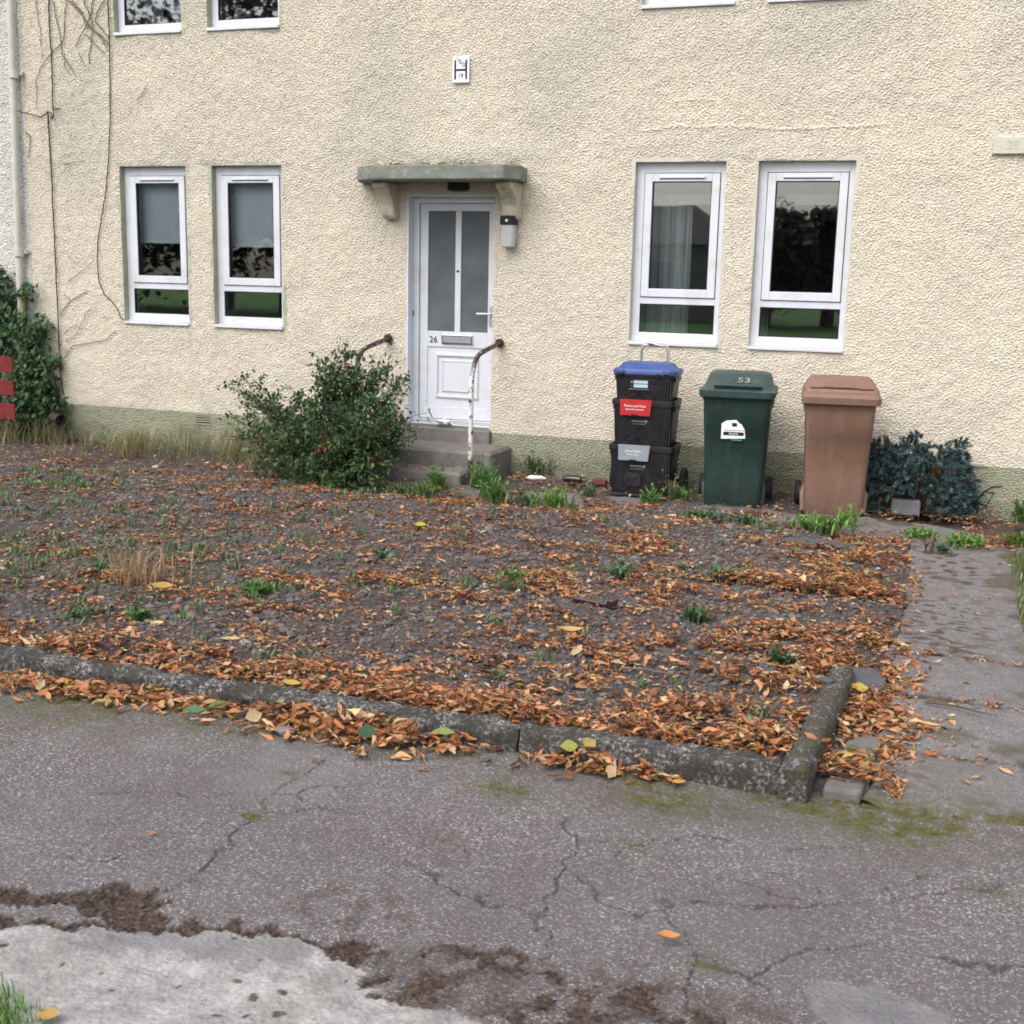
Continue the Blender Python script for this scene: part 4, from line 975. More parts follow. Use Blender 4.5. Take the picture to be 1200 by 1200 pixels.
weed(725, 672, .09, .12, 40, GB, 'blue green weed above the black bracket lying in the bed', .045, group='weeds growing out of the bed')
weed(100, 728, .11, .13, 50, GB, 'blue green weed tuft near the left kerb end', .045, group='weeds growing out of the bed')
weed(163, 727, .08, .09, 35, G1, 'bright small weed on bare gravel at the left', .045, group='weeds growing out of the bed')
weed(300, 698, .12, .12, 50, G1, 'green weed left of the middle of the bed', .045, group='weeds growing out of the bed')
weed(448, 658, .10, .10, 40, GB, 'forked blue green weed in the middle of the bed', .045, group='weeds growing out of the bed')
weed(605, 685, .12, .08, 35, G1, 'bright weed in the centre of the bed', .045, group='weeds growing out of the bed')
weed(965, 673, .04, .15, 90, (.12, .20, .03), 'flat lime green moss cushion in the right of the bed', .04, (.006, .012), (.4, 1.5), group='weeds growing out of the bed')
weed(60, 573, .07, .40, 120, (.12, .17, .03), 'yellow green moss patch at the far left of the bed', .03, (.006, .012), (.4, 1.5), group='weeds growing out of the bed')
weed(915, 778, .09, .07, 30, G3, 'dark green weed among deep leaves behind the corner kerb', .05, group='weeds growing out of the bed')
# tiny seedlings
n = 1100; x = R.uniform(-8.5, -.4, n); y = R.uniform(-6.0, -1.6, n)
w_ = .10 + 1.2 * blobs(x, y, MOSSB) + .5 * sstep(.3, 1.2, N_BIG(x + 5, y)) * sstep(-3, -5, x)
k = in_view(x, y) & (R.random(n) < w_); x, y = x[k], y[k]
bx = np.repeat(x, 16) + R.normal(0, .022, len(x) * 16); by = np.repeat(y, 16) + R.normal(0, .022, len(x) * 16); n = len(bx)
V, F, C_ = ribbons(np.stack([bx, by, bed_h(bx, by) + .01], 1), R.uniform(0, 6.28, n), R.uniform(.02, .065, n), R.uniform(.006, .013, n), R.uniform(.3, 1.4, n), jit((.10, .165, .075), n, .4), jit((.135, .215, .10), n, .4))
tag(link('seedlings', make_mesh('seedlings', V, [F], MT['foliage'], {'col': C_}, True)), 'tiny green seedlings scattered through the gravel', 'seedlings', kind='stuff')
# dry tuft in the left of the bed
n = 160; c = G(165, 682, .05); V, F, C_ = ribbons(np.stack([R.normal(0, .1, n), R.normal(0, .07, n), np.zeros(n)], 1), R.uniform(0, 6.28, n), R.uniform(.08, .24, n), R.uniform(.003, .006, n), R.uniform(.1, 1.2, n), jit((.30, .20, .11), n), jit((.42, .29, .17), n))
tag(link('dry_tuft', make_mesh('dry_tuft', V, [F], MT['foliage'], {'col': C_}, True), None, c), 'dry straw coloured grass tuft among leaves in the left of the bed', 'grass tuft')

def leaf_cloud(mb_name, P, size, wid, cols, mat, parent=None, off=(0, 0, 0), ydir=None, up=.5):
    n = len(P)
    v = leaf_shapes(n, R.uniform(-.2, .9, n), R.uniform(.05, .45, n), np.zeros(n), wid)
    yaw = R.uniform(0, 6.28, n) if ydir is None else ydir
    rot = rotz(yaw) @ roty(R.normal(up, .5, n)) @ rotx(R.normal(0, .5, n))
    me = inst(v[0], LF, P - np.asarray(off), rot, np.repeat(size[:, None], 3, 1), cols, mb_name, mat, True, vshape=v)
    return link(mb_name, me, parent)

# red flowered bush by the door
BC = np.array([-5.02, -.93, 0.0])
bush = thing('bush', 'green bush with small red flowers, left of the doorstep', 'bush', tuple(BC))
stems = MB(); LP, LC, FP = [], [], []
tips = []
for px, py, yy, cnt in [(285, 455, -.75, 7), (310, 480, -.8, 8), (345, 490, -.9, 8), (385, 430, -.75, 10), (410, 425, -.8, 9), (440, 450, -.85, 9), (452, 432, -.75, 6), (466, 462, -.9, 6), (466, 500, -1.0, 7), (455, 535, -1.15, 7), (440, 555, -1.4, 8), (400, 565, -1.5, 8), (350, 560, -1.45, 9), (310, 548, -1.3, 8), (290, 520, -1.2, 7), (280, 500, -1.0, 6), (330, 510, -1.35, 9), (400, 480, -1.25, 10), (430, 500, -1.35, 9), (375, 520, -1.5, 9), (460, 500, -1.3, 6), (340, 470, -.85, 5), (395, 450, -1.0, 8), (275, 490, -.95, 3), (492, 498, -.9, 2), (278, 462, -.75, 4), (385, 428, -.8, 4)]:
    p = W(px, py, yy)
    for _ in range(cnt): tips.append(p + R.normal(0, .085, 3) * [1, 1, .9])
for tip in tips:
    b0 = BC + [R.normal(0, .10), R.normal(0, .08), 0]
    mid = b0 * .45 + tip * .55 + [0, 0, R.uniform(.10, .26)]
    t = np.linspace(0, 1, 12)[:, None]; C_ = (1 - t) ** 2 * b0 + 2 * t * (1 - t) * mid + t ** 2 * tip
    C_[:, 2] = np.maximum(C_[:, 2], .03)
    stems.tube(C_, np.linspace(.008, .002, 12), 5, False)
    k = R.integers(20, 36)
    tt = R.uniform(.32, 1.02, k)[:, None]; q = (1 - tt) ** 2 * b0 + 2 * tt * (1 - tt) * mid + tt ** 2 * tip + R.normal(0, .040, (k, 3))
    LP.append(q); hue = R.uniform(.7, 1.6); yl = R.uniform(0, .4) if tip[2] < .5 else 0; LC.append(jit(((.040 + yl * .08) * hue, (.084 + yl * .10) * hue, .036 * hue), k, .5))
    for _ in range(3):                                # side twigs
        s = R.uniform(.5, .95); o_ = (1 - s) ** 2 * b0 + 2 * s * (1 - s) * mid + s ** 2 * tip
        e = o_ + R.normal(0, .09, 3) + [0, 0, .03]; e[2] = max(e[2], .03); stems.tube([o_, (o_ + e) / 2 + [0, 0, .02], e], [.003, .002, .0015], 4, False)
        k = R.integers(12, 22); tt = R.uniform(.2, 1.1, k)[:, None]; q = o_ + (e - o_) * tt + R.normal(0, .022, (k, 3)); LP.append(q); LC.append(jit(((.052 + yl * .09) * hue, (.108 + yl * .1) * hue, .042 * hue), k, .5))
    if R.random() < .05: FP.append(tip + R.normal(0, .05, 3))
stems.build('stems', MT['bark'], bush, BC, smooth=False)
LP = np.concatenate(LP); LC = np.concatenate(LC); LP[:, 2] = np.maximum(LP[:, 2], .02)
leaf_cloud('foliage', LP, R.uniform(.026, .056, len(LP)), R.uniform(.4, .65, len(LP)), LC, MT['foliage'], bush, BC)
FP = np.repeat(np.array(FP), 4, 0); FP = FP + R.normal(0, .012, FP.shape)
leaf_cloud('flowers', FP, R.uniform(.025, .05, len(FP)), R.uniform(.4, .6, len(FP)), jit((.33, .012, .03), len(FP), .3), MT['foliage'], bush, BC, up=1.3)
print('bush leaves', len(LP))

# ivy at the left
IC = np.array([-9.2, -.15, 0.0])
ivy = thing('ivy', 'dark green ivy climbing round the foot of the downpipe behind the red fence', 'ivy', tuple(IC))
LP, LC = [], []; stems = MB()
cols_ = [(0, 330, .06, 130), (8, 355, .08, 170), (30, 345, .05, 60), (20, 385, .10, 230), (45, 385, .07, 130), (5, 400, .10, 200), (35, 420, .12, 320), (25, 450, .14, 360), (45, 460, .10, 260), (62, 425, .03, 45), (58, 450, .04, 60), (50, 480, .12, 300), (30, 490, .14, 320), (10, 490, .14, 300), (62, 475, .05, 80), (72, 478, .04, 40), (-15, 370, .12, 240), (-20, 440, .15, 320), (-20, 500, .15, 220), (5, 515, .10, 160)]
for px, py, r_, n in cols_:
    c = W(px, py, -.12); n = int(n * .95)
    q = c + np.stack([R.normal(0, r_, n), -np.abs(R.normal(0, .10, n)) + .08, R.normal(0, r_ * 1.15, n)], 1); q[:, 1] = np.minimum(q[:, 1], -.03); LP.append(q)
    hue = R.uniform(.75, 1.3, n)[:, None]; yel = (R.random(n) < .25)[:, None]
    LC.append(np.where(yel, np.array([.11, .19, .06]), np.array([.052, .115, .05])) * hue)
    stems.tube([(c[0] + .1, -.03, 0), (c[0] + R.normal(0, .05), -.04, c[2] * .5), c], [.010, .008, .003], 5, False)
LP = np.concatenate(LP); LC = np.concatenate(LC); LP[:, 2] = np.maximum(LP[:, 2], .03)
leaf_cloud('foliage', LP, R.uniform(.04, .085, len(LP)), R.uniform(.5, .8, len(LP)), LC, MT['foliage'], ivy, IC, ydir=R.normal(-PI / 2, 1.1, len(LP)), up=.7)
stems.build('stems', MT['bark'], ivy, IC)

# blue conifer
CC = np.array([-.26, -.27, 0.0])
con = thing('conifer', 'low mounded blue green dwarf conifer spreading against the wall right of the brown bin', 'shrub', tuple(CC))
nd_b, nd_y, nd_l, nd_bd, nd_c, nd_dir = [], [], [], [], [], []
st_ = MB(); BV, BF, BCl, off = [], [], [], 0
LFN = np.array([(0, 1, 2)])
for k in range(900):
    th_, u_ = R.uniform(0, 2 * PI), R.random() ** .55
    x = math.cos(th_) * .47 * u_; y = math.sin(th_) * .20 * u_
    top = .52 * (1 - (x / .62) ** 2 * .55 - (y / .5) ** 2 * .4) * (1 - .22 * sstep(.0, .6, x)) + .07 * N_BIG(x * 1.6, y * 2)
    z = top * (R.uniform(.02, 1.0) ** .9 if u_ > .72 else R.uniform(.7, 1.0))
    if k > 640: x = R.uniform(-.48, .42); y = -abs(R.normal(.18, .04)) * math.sqrt(max(.05, 1 - (x / .55) ** 2)); z = R.uniform(.03, .38) * (1 - (x / .6) ** 2 * .4)
    p = CC + [x, y, max(.03, z)]
    if abs(p[0] - G(1060, 604)[0]) < .16 and p[2] < .2 and p[1] < -.30: continue
    out = np.array([x * 1.1, y * 1.3 - .2, .35 + R.normal(0, .25)]) + R.normal(0, .25, 3); out /= np.linalg.norm(out)
    L = R.uniform(.06, .14); m = 130
    t = R.random(m); ctr = p + out * (t[:, None] * L) + np.array([0, 0, -.03]) * (t[:, None] ** 2)
    dv = R.standard_normal((m, 3)); dv -= (dv @ out)[:, None] * out; dv /= np.linalg.norm(dv, axis=1)[:, None]
    nd = dv * .8 + out * R.uniform(.4, 1.0, (m, 1)); nd /= np.linalg.norm(nd, axis=1)[:, None]
    ln = R.uniform(.020, .038, m)[:, None] * (1.1 - .4 * t[:, None]); sd_ = np.cross(nd, R.standard_normal((m, 3))); sd_ /= np.linalg.norm(sd_, axis=1)[:, None]
    V = np.stack([ctr - sd_ * .0034, ctr + sd_ * .0034, ctr + nd * ln], 1).reshape(-1, 3)
    F = LFN[None] + (np.arange(m) * 3)[:, None, None] + off; off += 3 * m
    shade = R.uniform(.55, 1.35); c_ = np.array([.078, .132, .135]) * shade if R.random() < .85 else np.array([.15, .24, .23])
    if R.random() < .06: c_ = np.array([.16, .07, .03])
    BV.append(V); BF.append(F.reshape(-1, 3)); BCl.append(np.repeat(jit(c_, m, .3), 3, 0))
    st_.tube([CC + [x * .2, y * .2, .02], CC + [x * .55, y * .5, z * .45], p - out * .02], [.006, .003, .001], 4, False)
link('foliage', make_mesh('foliage', np.concatenate(BV) - CC, [np.concatenate(BF)], MT['needle'], {'col': np.concatenate(BCl)}), con)
st_.build('stems', MT['bark'], con, CC)

# dead creeper on the wall
def wall_line(mb, pts, r, y=-.02, wob=.004):
    P = np.array([W(px, py, y) for px, py in pts]); t = np.linspace(0, len(P) - 1, len(P) * 5)
    Q = np.stack([np.interp(t, np.arange(len(P)), P[:, i]) for i in range(3)], 1)
    Q[:, 0] += R.normal(0, wob, len(Q)); mb.tube(Q, np.linspace(r, r * .7, len(Q)), 5)
VC = W(95, 60)
v_ = MB()
for pts, r in [([(80, 0), (92, 12), (105, 30), (118, 42), (127, 52)], .006), ([(95, -5), (102, 10), (109, 30), (107, 50), (104, 65), (105, 75)], .005), ([(110, -5), (106, 18), (100, 32), (93, 45), (88, 55)], .005), ([(122, 0), (115, 12), (111, 25), (120, 35), (128, 45)], .005), ([(84, 0), (97, 15), (100, 28), (110, 36), (121, 48), (126, 58)], .004),
               ([(78, 0), (76, 20), (75, 45), (72, 50), (60, 62), (50, 75), (42, 95), (43, 110), (42, 128)], .004), ([(62, 0), (66, 20), (70, 40), (73, 65), (80, 75), (88, 88)], .004), ([(42, 0), (44, 20), (48, 40), (49, 70)], .003), ([(92, 62), (96, 70), (100, 78)], .003), ([(100, 40), (112, 52), (122, 62)], .004), ([(75, 62), (76, 78), (82, 88)], .003),
               ([(70, 370), (80, 355), (95, 345), (105, 340)], .003), ([(76, 400), (90, 392), (100, 370), (106, 362)], .003), ([(75, 420), (85, 405), (105, 402), (125, 398), (135, 388)], .0035), ([(80, 330), (95, 318), (112, 304)], .003), ([(74, 392), (88, 380), (96, 385)], .0025), ([(31, 155), (36, 160), (34, 175), (33, 185)], .004), ([(75, 345), (84, 352), (90, 348)], .0025), ([(80, 300), (90, 310), (100, 300)], .002), ([(160, 118), (168, 108), (172, 100)], .003), ([(75, 192), (85, 190), (100, 188)], .0025)]:
    wall_line(v_, pts, r * 1.25)
tag(v_.build('dead_creeper', MT['vine'], None, VC, loc=VC), 'leafless grey brown creeper stems clinging to the wall at the top left', 'creeper')

# cables
c_ = MB(); b = W(60, 130)
wall_line(c_, [(57, -5), (58, 30), (60, 60), (61, 90), (62, 125)], .0075, -.025, .002); wall_line(c_, [(56, 130), (57, 150), (60, 200), (63, 260), (66, 330), (69, 400), (71, 440), (74, 465)], .0075, -.025, .002)
wall_line(c_, [(62, 125), (63, 135), (61, 140), (60, 132), (56, 131)], .006, -.03, .001); wall_line(c_, [(57, 131), (48, 137), (36, 134), (20, 130)], .006, -.03, .001); wall_line(c_, [(62, 128), (72, 127)], .006, -.03, .001)
tag(c_.build('cable', MT['cable'], None, b, loc=b), 'black cable hanging down the wall to the ivy, tied in a knot halfway', 'cable', 'cables on the house wall')
c_ = MB(); b = W(128, 180)
wall_line(c_, [(126, -5), (128, 40), (129, 95), (129, 140), (127, 190), (124, 225), (119, 255), (115, 280), (114, 305), (116, 330), (122, 345), (132, 354), (138, 363), (141, 372), (147, 376)], .006, -.022, .002)
tag(c_.build('cable', MT['cable'], None, b, loc=b), 'thin black cable curving down the wall to the lower corner of the left window', 'cable', 'cables on the house wall')

# downpipe
p0, p1, p2 = W(13, -20, -.07), W(21.5, 290, -.07), W(25, 390, -.07)
dp = thing('downpipe', 'off white painted rainwater downpipe between the two house walls', 'downpipe', (p2[0], -.07, 0))
dx = p2[0]; o = (dx, -.07, 0)
m = MB(); m.tube([(p0[0] + .02, -.07, 5.9), (p1[0], -.07, p1[2]), (dx, -.07, .25)], .036, 14); m.build('pipe', MT['pipe'], dp, o, smooth=True)
for py in (88, 297):
    q = W(14 + py * .028, py, -.07); m = MB()
    m.tube([(q[0], -.07, q[2] - .035), (q[0], -.07, q[2] - .03), (q[0], -.07, q[2] + .035)], [.045, .05, .05], 14); m.box(q[0] - .075, q[0] + .075, -.05, -.01, q[2] + .0, q[2] + .03); m.build('collar', MT['pipe'], dp, o, smooth=True)
q = W(68, 491, -.40)
m = MB(); m.tube([(-.10, .06, 0), (-.02, 0, 0), (.055, -.03, -.005)], .05, 16, False); m.tube([(.035, -.022, -.003), (.056, -.031, -.005)], .057, 16, False); m.tube([(.0, -.012, 0), (.003, -.0125, 0)], .046, 16)
tag(m.build('drain_pipe', MT['brown_pipe'], None, loc=q, smooth=True), 'short dark brown drain pipe end sticking out below the ivy', 'drain pipe')

# red fence
fc = thing('fence', 'red painted board fence at the left edge, half buried in ivy', 'fence', (-9.30, -1.4, 0))
for py0, py1 in ((418, 436), (446, 463), (473, 491)):
    z0 = W(8, py1, -.7)[2]; z1 = W(8, py0, -.7)[2]
    m = MB(); m.box(-9.6, -8.775, -.72, -.70, z0, z1); m.build('board', MT['fence'], fc, (-9.30, -1.4, 0), bevel=.003)
m = MB(); m.box(-9.33, -9.25, -.69, -.61, -.05, .80); m.build('post', MT['fence'], fc, (-9.30, -1.4, 0), bevel=.004)

# doorstep
ds = thing('doorstep', 'grey concrete doorstep of two steps under the white door', 'doorstep', (-4.5, -.4, 0))
o = (-4.5, -.4, 0)
m = MB(); m.box(DX0 - .005, DX1 + .01, -.06, .14, -.05, DZ0 - .03, .012); m.build('sill_block', MT['step'], ds, o)
m = MB(); m.box(-5.24, -3.77, -.56, -.005, -.06, .27, .025); m.build('landing', MT['step'], ds, o)
m = MB(); m.box(-5.24, -3.93, -.87, -.565, -.06, .125, .025); m.build('lower_step', MT['step'], ds, o)

def rail(x, label):
    t = thing('handrail', label, 'handrail', (x, -.66, .12), 0, 'bent tube handrails beside the doorstep')
    m = MB()
    A_ = np.array([(0, 0, 0), (0, 0, .4), (0, 0, .76), (0, .015, .83), (.005, .06, .93), (.01, .12, .99), (.012, .22, 1.015), (.015, .64, 1.075)])
    m.tube(A_, .021, 12); m.build('tube', MT['rail'], t, smooth=True)
    m = MB(); m.tube([(.015, .625, 1.073), (.015, .655, 1.077)], .04, 12); m.build('wall_plate', MT['rail'], t, smooth=True)
rail(-3.92, 'chipped white and rusty handrail at the right of the doorstep, in front of the door')
rail(-5.03, 'chipped rusty handrail at the left of the doorstep, its post hidden in the bush')

# wall lamp
q = W(597, 272, -.05)
wl = thing('wall_lamp', 'wall lamp with black top and clear ribbed glass, right of the door', 'lamp', (q[0], -.008, q[2]))
m = MB(); m.loft([(.06, .135, .12, .02), (.135, .135, .12, .02), (.14, .12, .10, .02)], (0, -.06)); m.build('housing', MT['black'], wl, smooth=True)
m = MB(); m.tube([(0, -.121, .098), (0, -.127, .098)], .012, 12); m.build('sensor', MT['white'], wl)
m = MB(); m.loft([(-.135, .09, .07, .03), (-.125, .115, .10, .035), (-.02, .13, .11, .03), (.059, .125, .11, .02)], (0, -.06)); m.build('lamp_glass', MT['lampglass'], wl, smooth=True)
m = MB(); m.box(-.05, .05, -.0, .012, -.12, .13); m.build('back_plate', MT['black'], wl)

# hydrant plate
hp = thing('hydrant_sign', 'white plate with a black letter H and numbers 100 and 19, above the canopy', 'sign', (SIGN[0], -.02, SIGN[2]))
m = MB(); m.box(-.080, .080, -.012, .006, -.113, .113, .006); m.build('plate', MT['white'], hp)
m = MB()
for s in (-1, 1): m.box(s * .052 - .008, s * .052 + .008, -.0155, -.0125, -.083, .080)
m.box(-.044, .044, -.0155, -.0125, -.012, .004); m.build('letter_h', MT['black'], hp)
for ch, x_, z_ in (('1', -.028, .085), ('0', -.004, .062), ('0', .026, .038)): text_mesh('digit', ch, .055, MT['black'], hp, FACE(x_, -.014, z_))
text_mesh('digits', '19', .052, MT['black'], hp, FACE(0, -.014, -.055))
# number plate of the next door, at the right edge
q = W(1165, 161); q2 = W(1165, 181)
np_ = thing('number_plate', 'pale stone plate with a worn 28 on the wall at the right edge', 'sign', (q[0] + .2, -.02, (q[2] + q2[2]) / 2))
m = MB(); hh = (q[2] - q2[2]) / 2; m.box(-.2, .32, -.022, .012, -hh, hh, .004); m.build('plate', plain('pale_plate', (.58, .55, .46), .85, .06, 20), np_)
text_mesh('digits', '28', .095, plain('worn_digit', (.53, .505, .425), .9), np_, FACE(-.06, -.0235, 0))

# blinds and curtains inside
for k, (a, b) in enumerate(WX[:2]):
    t = thing('roller_blind', ('pale grey blind half drawn behind the far left ground floor window', 'pale grey blind half drawn behind the window second from left')[k], 'blind', ((a + b) / 2, .19, T), 0, 'half drawn roller blinds')
    o = ((a + b) / 2, .19, T); zb = B + .445 + (.385 if k == 0 else .36)
    m = MB(); m.box(a + .03, b - .03, .188, .190, zb, T - .06); m.build('cloth', MT['blind'], t, o)
    m = MB(); m.box(a + .03, b - .03, .183, .195, zb - .022, zb); m.build('bottom_bar', MT['blind'], t, o, bevel=.003)
    m = MB(); m.tube([(a + .03, .20, T - .05), (b - .03, .20, T - .05)], .02, 10); m.build('roller', MT['blind'], t, o)
def curtain(x0, x1, z0, z1, y, label, ph=0.0):
    xs = np.linspace(x0, x1, 120); zs = np.linspace(z0, z1, 12)
    X, Z, F = grid(xs, zs); yy = y + .028 * np.sin((X - x0) * 62 + ph + .3 * np.sin(Z * 3)) + .010 * np.sin((X - x0) * 131)
    b = np.array([(x0 + x1) / 2, y, z0])
    o = link('curtain', make_mesh('curtain', np.stack([X, yy, Z], 1) - b, [F], MT['curtain'], None, True), None, b)
    tag(o, label, 'curtain', 'pale curtains inside the front windows')
a, b = WX[2]
curtain(a - .02, a + .42, .75, T - .28, .42, 'pale pleated curtain in the window above the black boxes')
curtain(WX[3][0] - .06, WX[3][0] + .10, .75, T - .28, .42, 'narrow pale curtain at the left side of the rightmost ground floor window', 1)
curtain(WX[3][1] - .085, WX[3][1] + .3, .75, T - .28, .42, 'narrow pale curtain at the right side of the rightmost ground floor window', 2)
m = MB(); m.box(-3.0, -.55, .38, .46, T - .33, T - .24); bb = (-1.8, .42, T - .3)
tag(m.build('curtain_rail', MT['curtain'], None, bb, loc=bb, bevel=.004), 'white curtain pelmet running behind both windows above the bins', 'curtain rail')
curtain(WX[0][0] + .03, WX[0][0] + .26, U + .2, U + 1.2, .42, 'grey net curtain at the left in the top left upstairs window', .5)
# ornaments on the upstairs sills
def orn(x, z0, prof, mat, label, y=.26):
    m = MB(); n = 14
    V = [(r_ * math.cos(2 * PI * k / n), r_ * math.sin(2 * PI * k / n), z) for r_, z in prof for k in range(n)]
    m.add(V, [np.array([(i * n + k, i * n + (k + 1) % n, (i + 1) * n + (k + 1) % n, (i + 1) * n + k) for i in range(len(prof) - 1) for k in range(n)]), np.arange(n)[::-1], np.arange(n) + (len(prof) - 1) * n])
    return tag(m.build('ornament', mat, None, loc=(x, y, z0), smooth=True), label, 'ornament', 'ornaments on the upstairs sills')
m = MB(); m.box(WX[0][0], WX[1][1], .15, .34, U + .02, U + .075); tag(m.build('inner_sill', MT['upvc'], house, HO))
orn(WX[0][0] + .56, U + .075, [(.02, 0), (.035, .05), (.03, .09), (.07, .13), (.095, .18), (.07, .24), (.015, .29)], MT['blind'], 'pale heart shaped ornament in the top left upstairs window')
orn(WX[1][0] + .17, U + .075, [(.04, 0), (.045, .06), (.03, .10), (.038, .14), (.03, .17), (.005, .19)], plain('cream_china', (.5, .46, .36), .4), 'cream figurine in the second upstairs window')
orn(WX[1][0] + .30, U + .075, [(.05, 0), (.04, .05), (.02, .08), (.03, .11), (.005, .13)], plain('pink_china', (.35, .14, .13), .4), 'small pink ornament beside the cream figurine upstairs')

# ------------------------------------------------------------------ boxes on the trolley
def rr_loft(rings, seg=4): return rings
BX, BY, BRZ = G(755, 588)[0] - .075, G(755, 586)[1] + .19, math.radians(2)
def on_stack(z): return (BX, BY, z)
tro = thing('trolley', 'trolley with a bent steel handle and black wheels carrying three stacked boxes', 'trolley', (BX, BY, .02), BRZ)
m = MB(); m.box(-.24, .24, -.20, .20, .0, .025, .006); m.build('base_plate', MT['black'], tro)
m = MB(); hw = .115
m.tube([(-hw, .235, .02), (-hw, .235, 1.175), (-hw + .015, .235, 1.22), (-hw + .045, .235, 1.235), (hw - .045, .235, 1.235), (hw - .015, .235, 1.22), (hw, .235, 1.175), (hw, .235, .02)], .0125, 10); m.build('handle', MT['silver'], tro, smooth=True)
for s in (-1, 1):
    m = MB(); m.tube([(s * .275, .21, .10), (s * .285, .21, .10), (s * .315, .21, .10), (s * .325, .21, .10)], [.09, .108, .108, .09], 20); m.build('wheel', MT['tyre'], tro, smooth=True)
m = MB(); m.tube([(-.28, .21, .10), (.28, .21, .10)], .012, 8); m.build('axle', MT['black'], tro)
def crate(z, h_, w_, d_, label, top=False):
    t = thing('recycling_box', label, 'recycling box', on_stack(z), BRZ, 'black recycling boxes stacked on the trolley')
    m = MB()
    R_ = [(0, w_ * .86, d_ * .84, .03), (.012, w_ * .89, d_ * .87, .035), (h_ - .055, w_ * .955, d_ * .955, .04), (h_ - .05, w_ * 1.0, d_ * 1.0, .04), (h_ - .012, w_ * 1.01, d_ * 1.01, .04), (h_, w_ * 1.0, d_ * 1.0, .04)]
    m.loft(R_, cap1=False); m.loft([(h_, w_ * 1.0, d_ * 1.0, .04), (h_ - .001, w_ * .93, d_ * .92, .03), (.02, w_ * .84, d_ * .82, .03)], cap0=False)
    for s in (-1, 1): m.box(s * (w_ * .48) - .012, s * (w_ * .48) + .012, -d_ * .3, d_ * .3, h_ - .09, h_ - .056)
    for xx in (.36, .40, .44): m.box(w_ * xx - .004, w_ * xx + .004, -d_ * .475 - .002, -d_ * .44, .03, h_ - .07)
    m.build('body', MT['black_plastic'], t, smooth=True)
    return t
def flap(t, h_, d_, mat, l1, l2, w_=.265):
    m = MB(); y0, y1 = -d_ * .505, -d_ * .50; x0 = -.185
    zt, zb = h_ + .004, h_ - .125
    P8 = [(x0, y0 - .012, zt), (x0 + w_, y0 - .012, zt), (x0 + w_ - .012, y0 - .022, zb), (x0 + .006, y0 - .022, zb), (x0, y0 - .004, zt), (x0 + w_, y0 - .004, zt), (x0 + w_ - .012, y0 - .014, zb), (x0 + .006, y0 - .014, zb)]
    m.add(P8, [np.array([(0, 3, 2, 1), (4, 5, 6, 7), (0, 1, 5, 4), (3, 7, 6, 2), (0, 4, 7, 3), (1, 2, 6, 5)])]); f_ = m.build('flap', mat, t)
    tl = math.atan2(.010, zt - zb); cx = x0 + w_ / 2 - .006
    text_mesh('lettering', l1, .026, MT['white'], f_, FACE(cx, y0 - .0185, h_ - .048, 0, -tl)); text_mesh('lettering', l2, .0165, MT['white'], f_, FACE(cx, y0 - .0205, h_ - .076, 0, -tl))
    m = MB(); m.box(cx - .03, cx + .03, y0 - .026, y0 - .0225, zb - .004, zb + .010); m.build('flap_grip', MT['black_plastic'], f_)
def mould_logo(t, z, d_, y=None):
    m = MB(); yy = -d_ * .47
    for k in range(8): m.box(-.085 + k * .0125, -.076 + k * .0125, yy - .004, yy + .004, z, z + .012)
    m.tube([(.032, yy - .004, z + .006), (.032, yy + .004, z + .006)], .012, 10)
    for k in range(9): m.box(-.075 + k * .012, -.068 + k * .012, yy - .004, yy + .004, z - .020, z - .014)
    m.build('moulded_mark', plain('grey_moulding', (.22, .22, .24), .5), t)
W1, D1 = .545, .38
t = crate(.045, .405, W1, D1, 'lowest black box of the stack, with a grey front flap and a round hatch')
flap(t, .405, D1, MT['grey_flap'], 'Mixed Glass', 'Bottles and Jars'); mould_logo(t, .225, D1)
m = MB(); m.loft([(0, .15, .12, .04), (.014, .145, .115, .04), (.016, .12, .09, .035)], (0, 0)); hatch = m.build('hatch', MT['black_plastic'], t, smooth=True); hatch.location = (-.06, -D1 * .445, .115); hatch.rotation_euler = (math.radians(95), 0, 0)
t = crate(.428, .395, W1 * .955, D1, 'middle black box of the stack, with a red front flap')
flap(t, .395, D1, MT['red'], 'Plastics and Cans', 'Plastics and Containers'); mould_logo(t, .215, D1)
t = crate(.800, .265, W1 * .93, D1, 'topmost black box of the stack, with a blue lid')
m = MB(); w_, d_ = W1 * .93, D1
m.loft([(.232, w_ * 1.03, d_ * 1.03, .05), (.262, w_ * 1.035, d_ * 1.035, .05), (.272, w_ * 1.0, d_ * 1.0, .05), (.278, w_ * .90, d_ * .88, .05), (.315, w_ * .80, d_ * .70, .05), (.322, w_ * .74, d_ * .62, .05)])
lid = m.build('lid', MT['blue_lid'], t, smooth=True)
for xx in (-.19, .19):
    m = MB(); m.box(xx - .03, xx + .03, -d_ * .56, -d_ * .45, .235, .270, .008); m.build('clip', MT['blue_lid'], lid)
for xx in (-.19, .13):
    m = MB(); m.box(xx - .022, xx + .022, -d_ * .575, -d_ * .562, .225, .245, .003); m.build('catch', MT['black'], lid)
m = MB(); y0 = -d_ * .478
m.box(-.08, .035, y0 - .004, y0 + .02, .125, .152); m.box(-.08, .035, y0 - .004, y0 + .02, .158, .182); st_o = m.build('sticker', plain('pale_blue_sticker', (.42, .55, .62), .5), t)
m = MB(); m.box(-.105, -.09, y0 - .0035, y0 + .02, .160, .174); m.box(-.10, -.09, y0 - .0035, y0 + .02, .134, .140)
for k in range(11): m.box(-.115 + k * .015, -.105 + k * .015, y0 - .0035, y0 + .02, .108, .113)
m.build('printed_mark', plain('grey_print', (.25, .28, .3), .5), t)

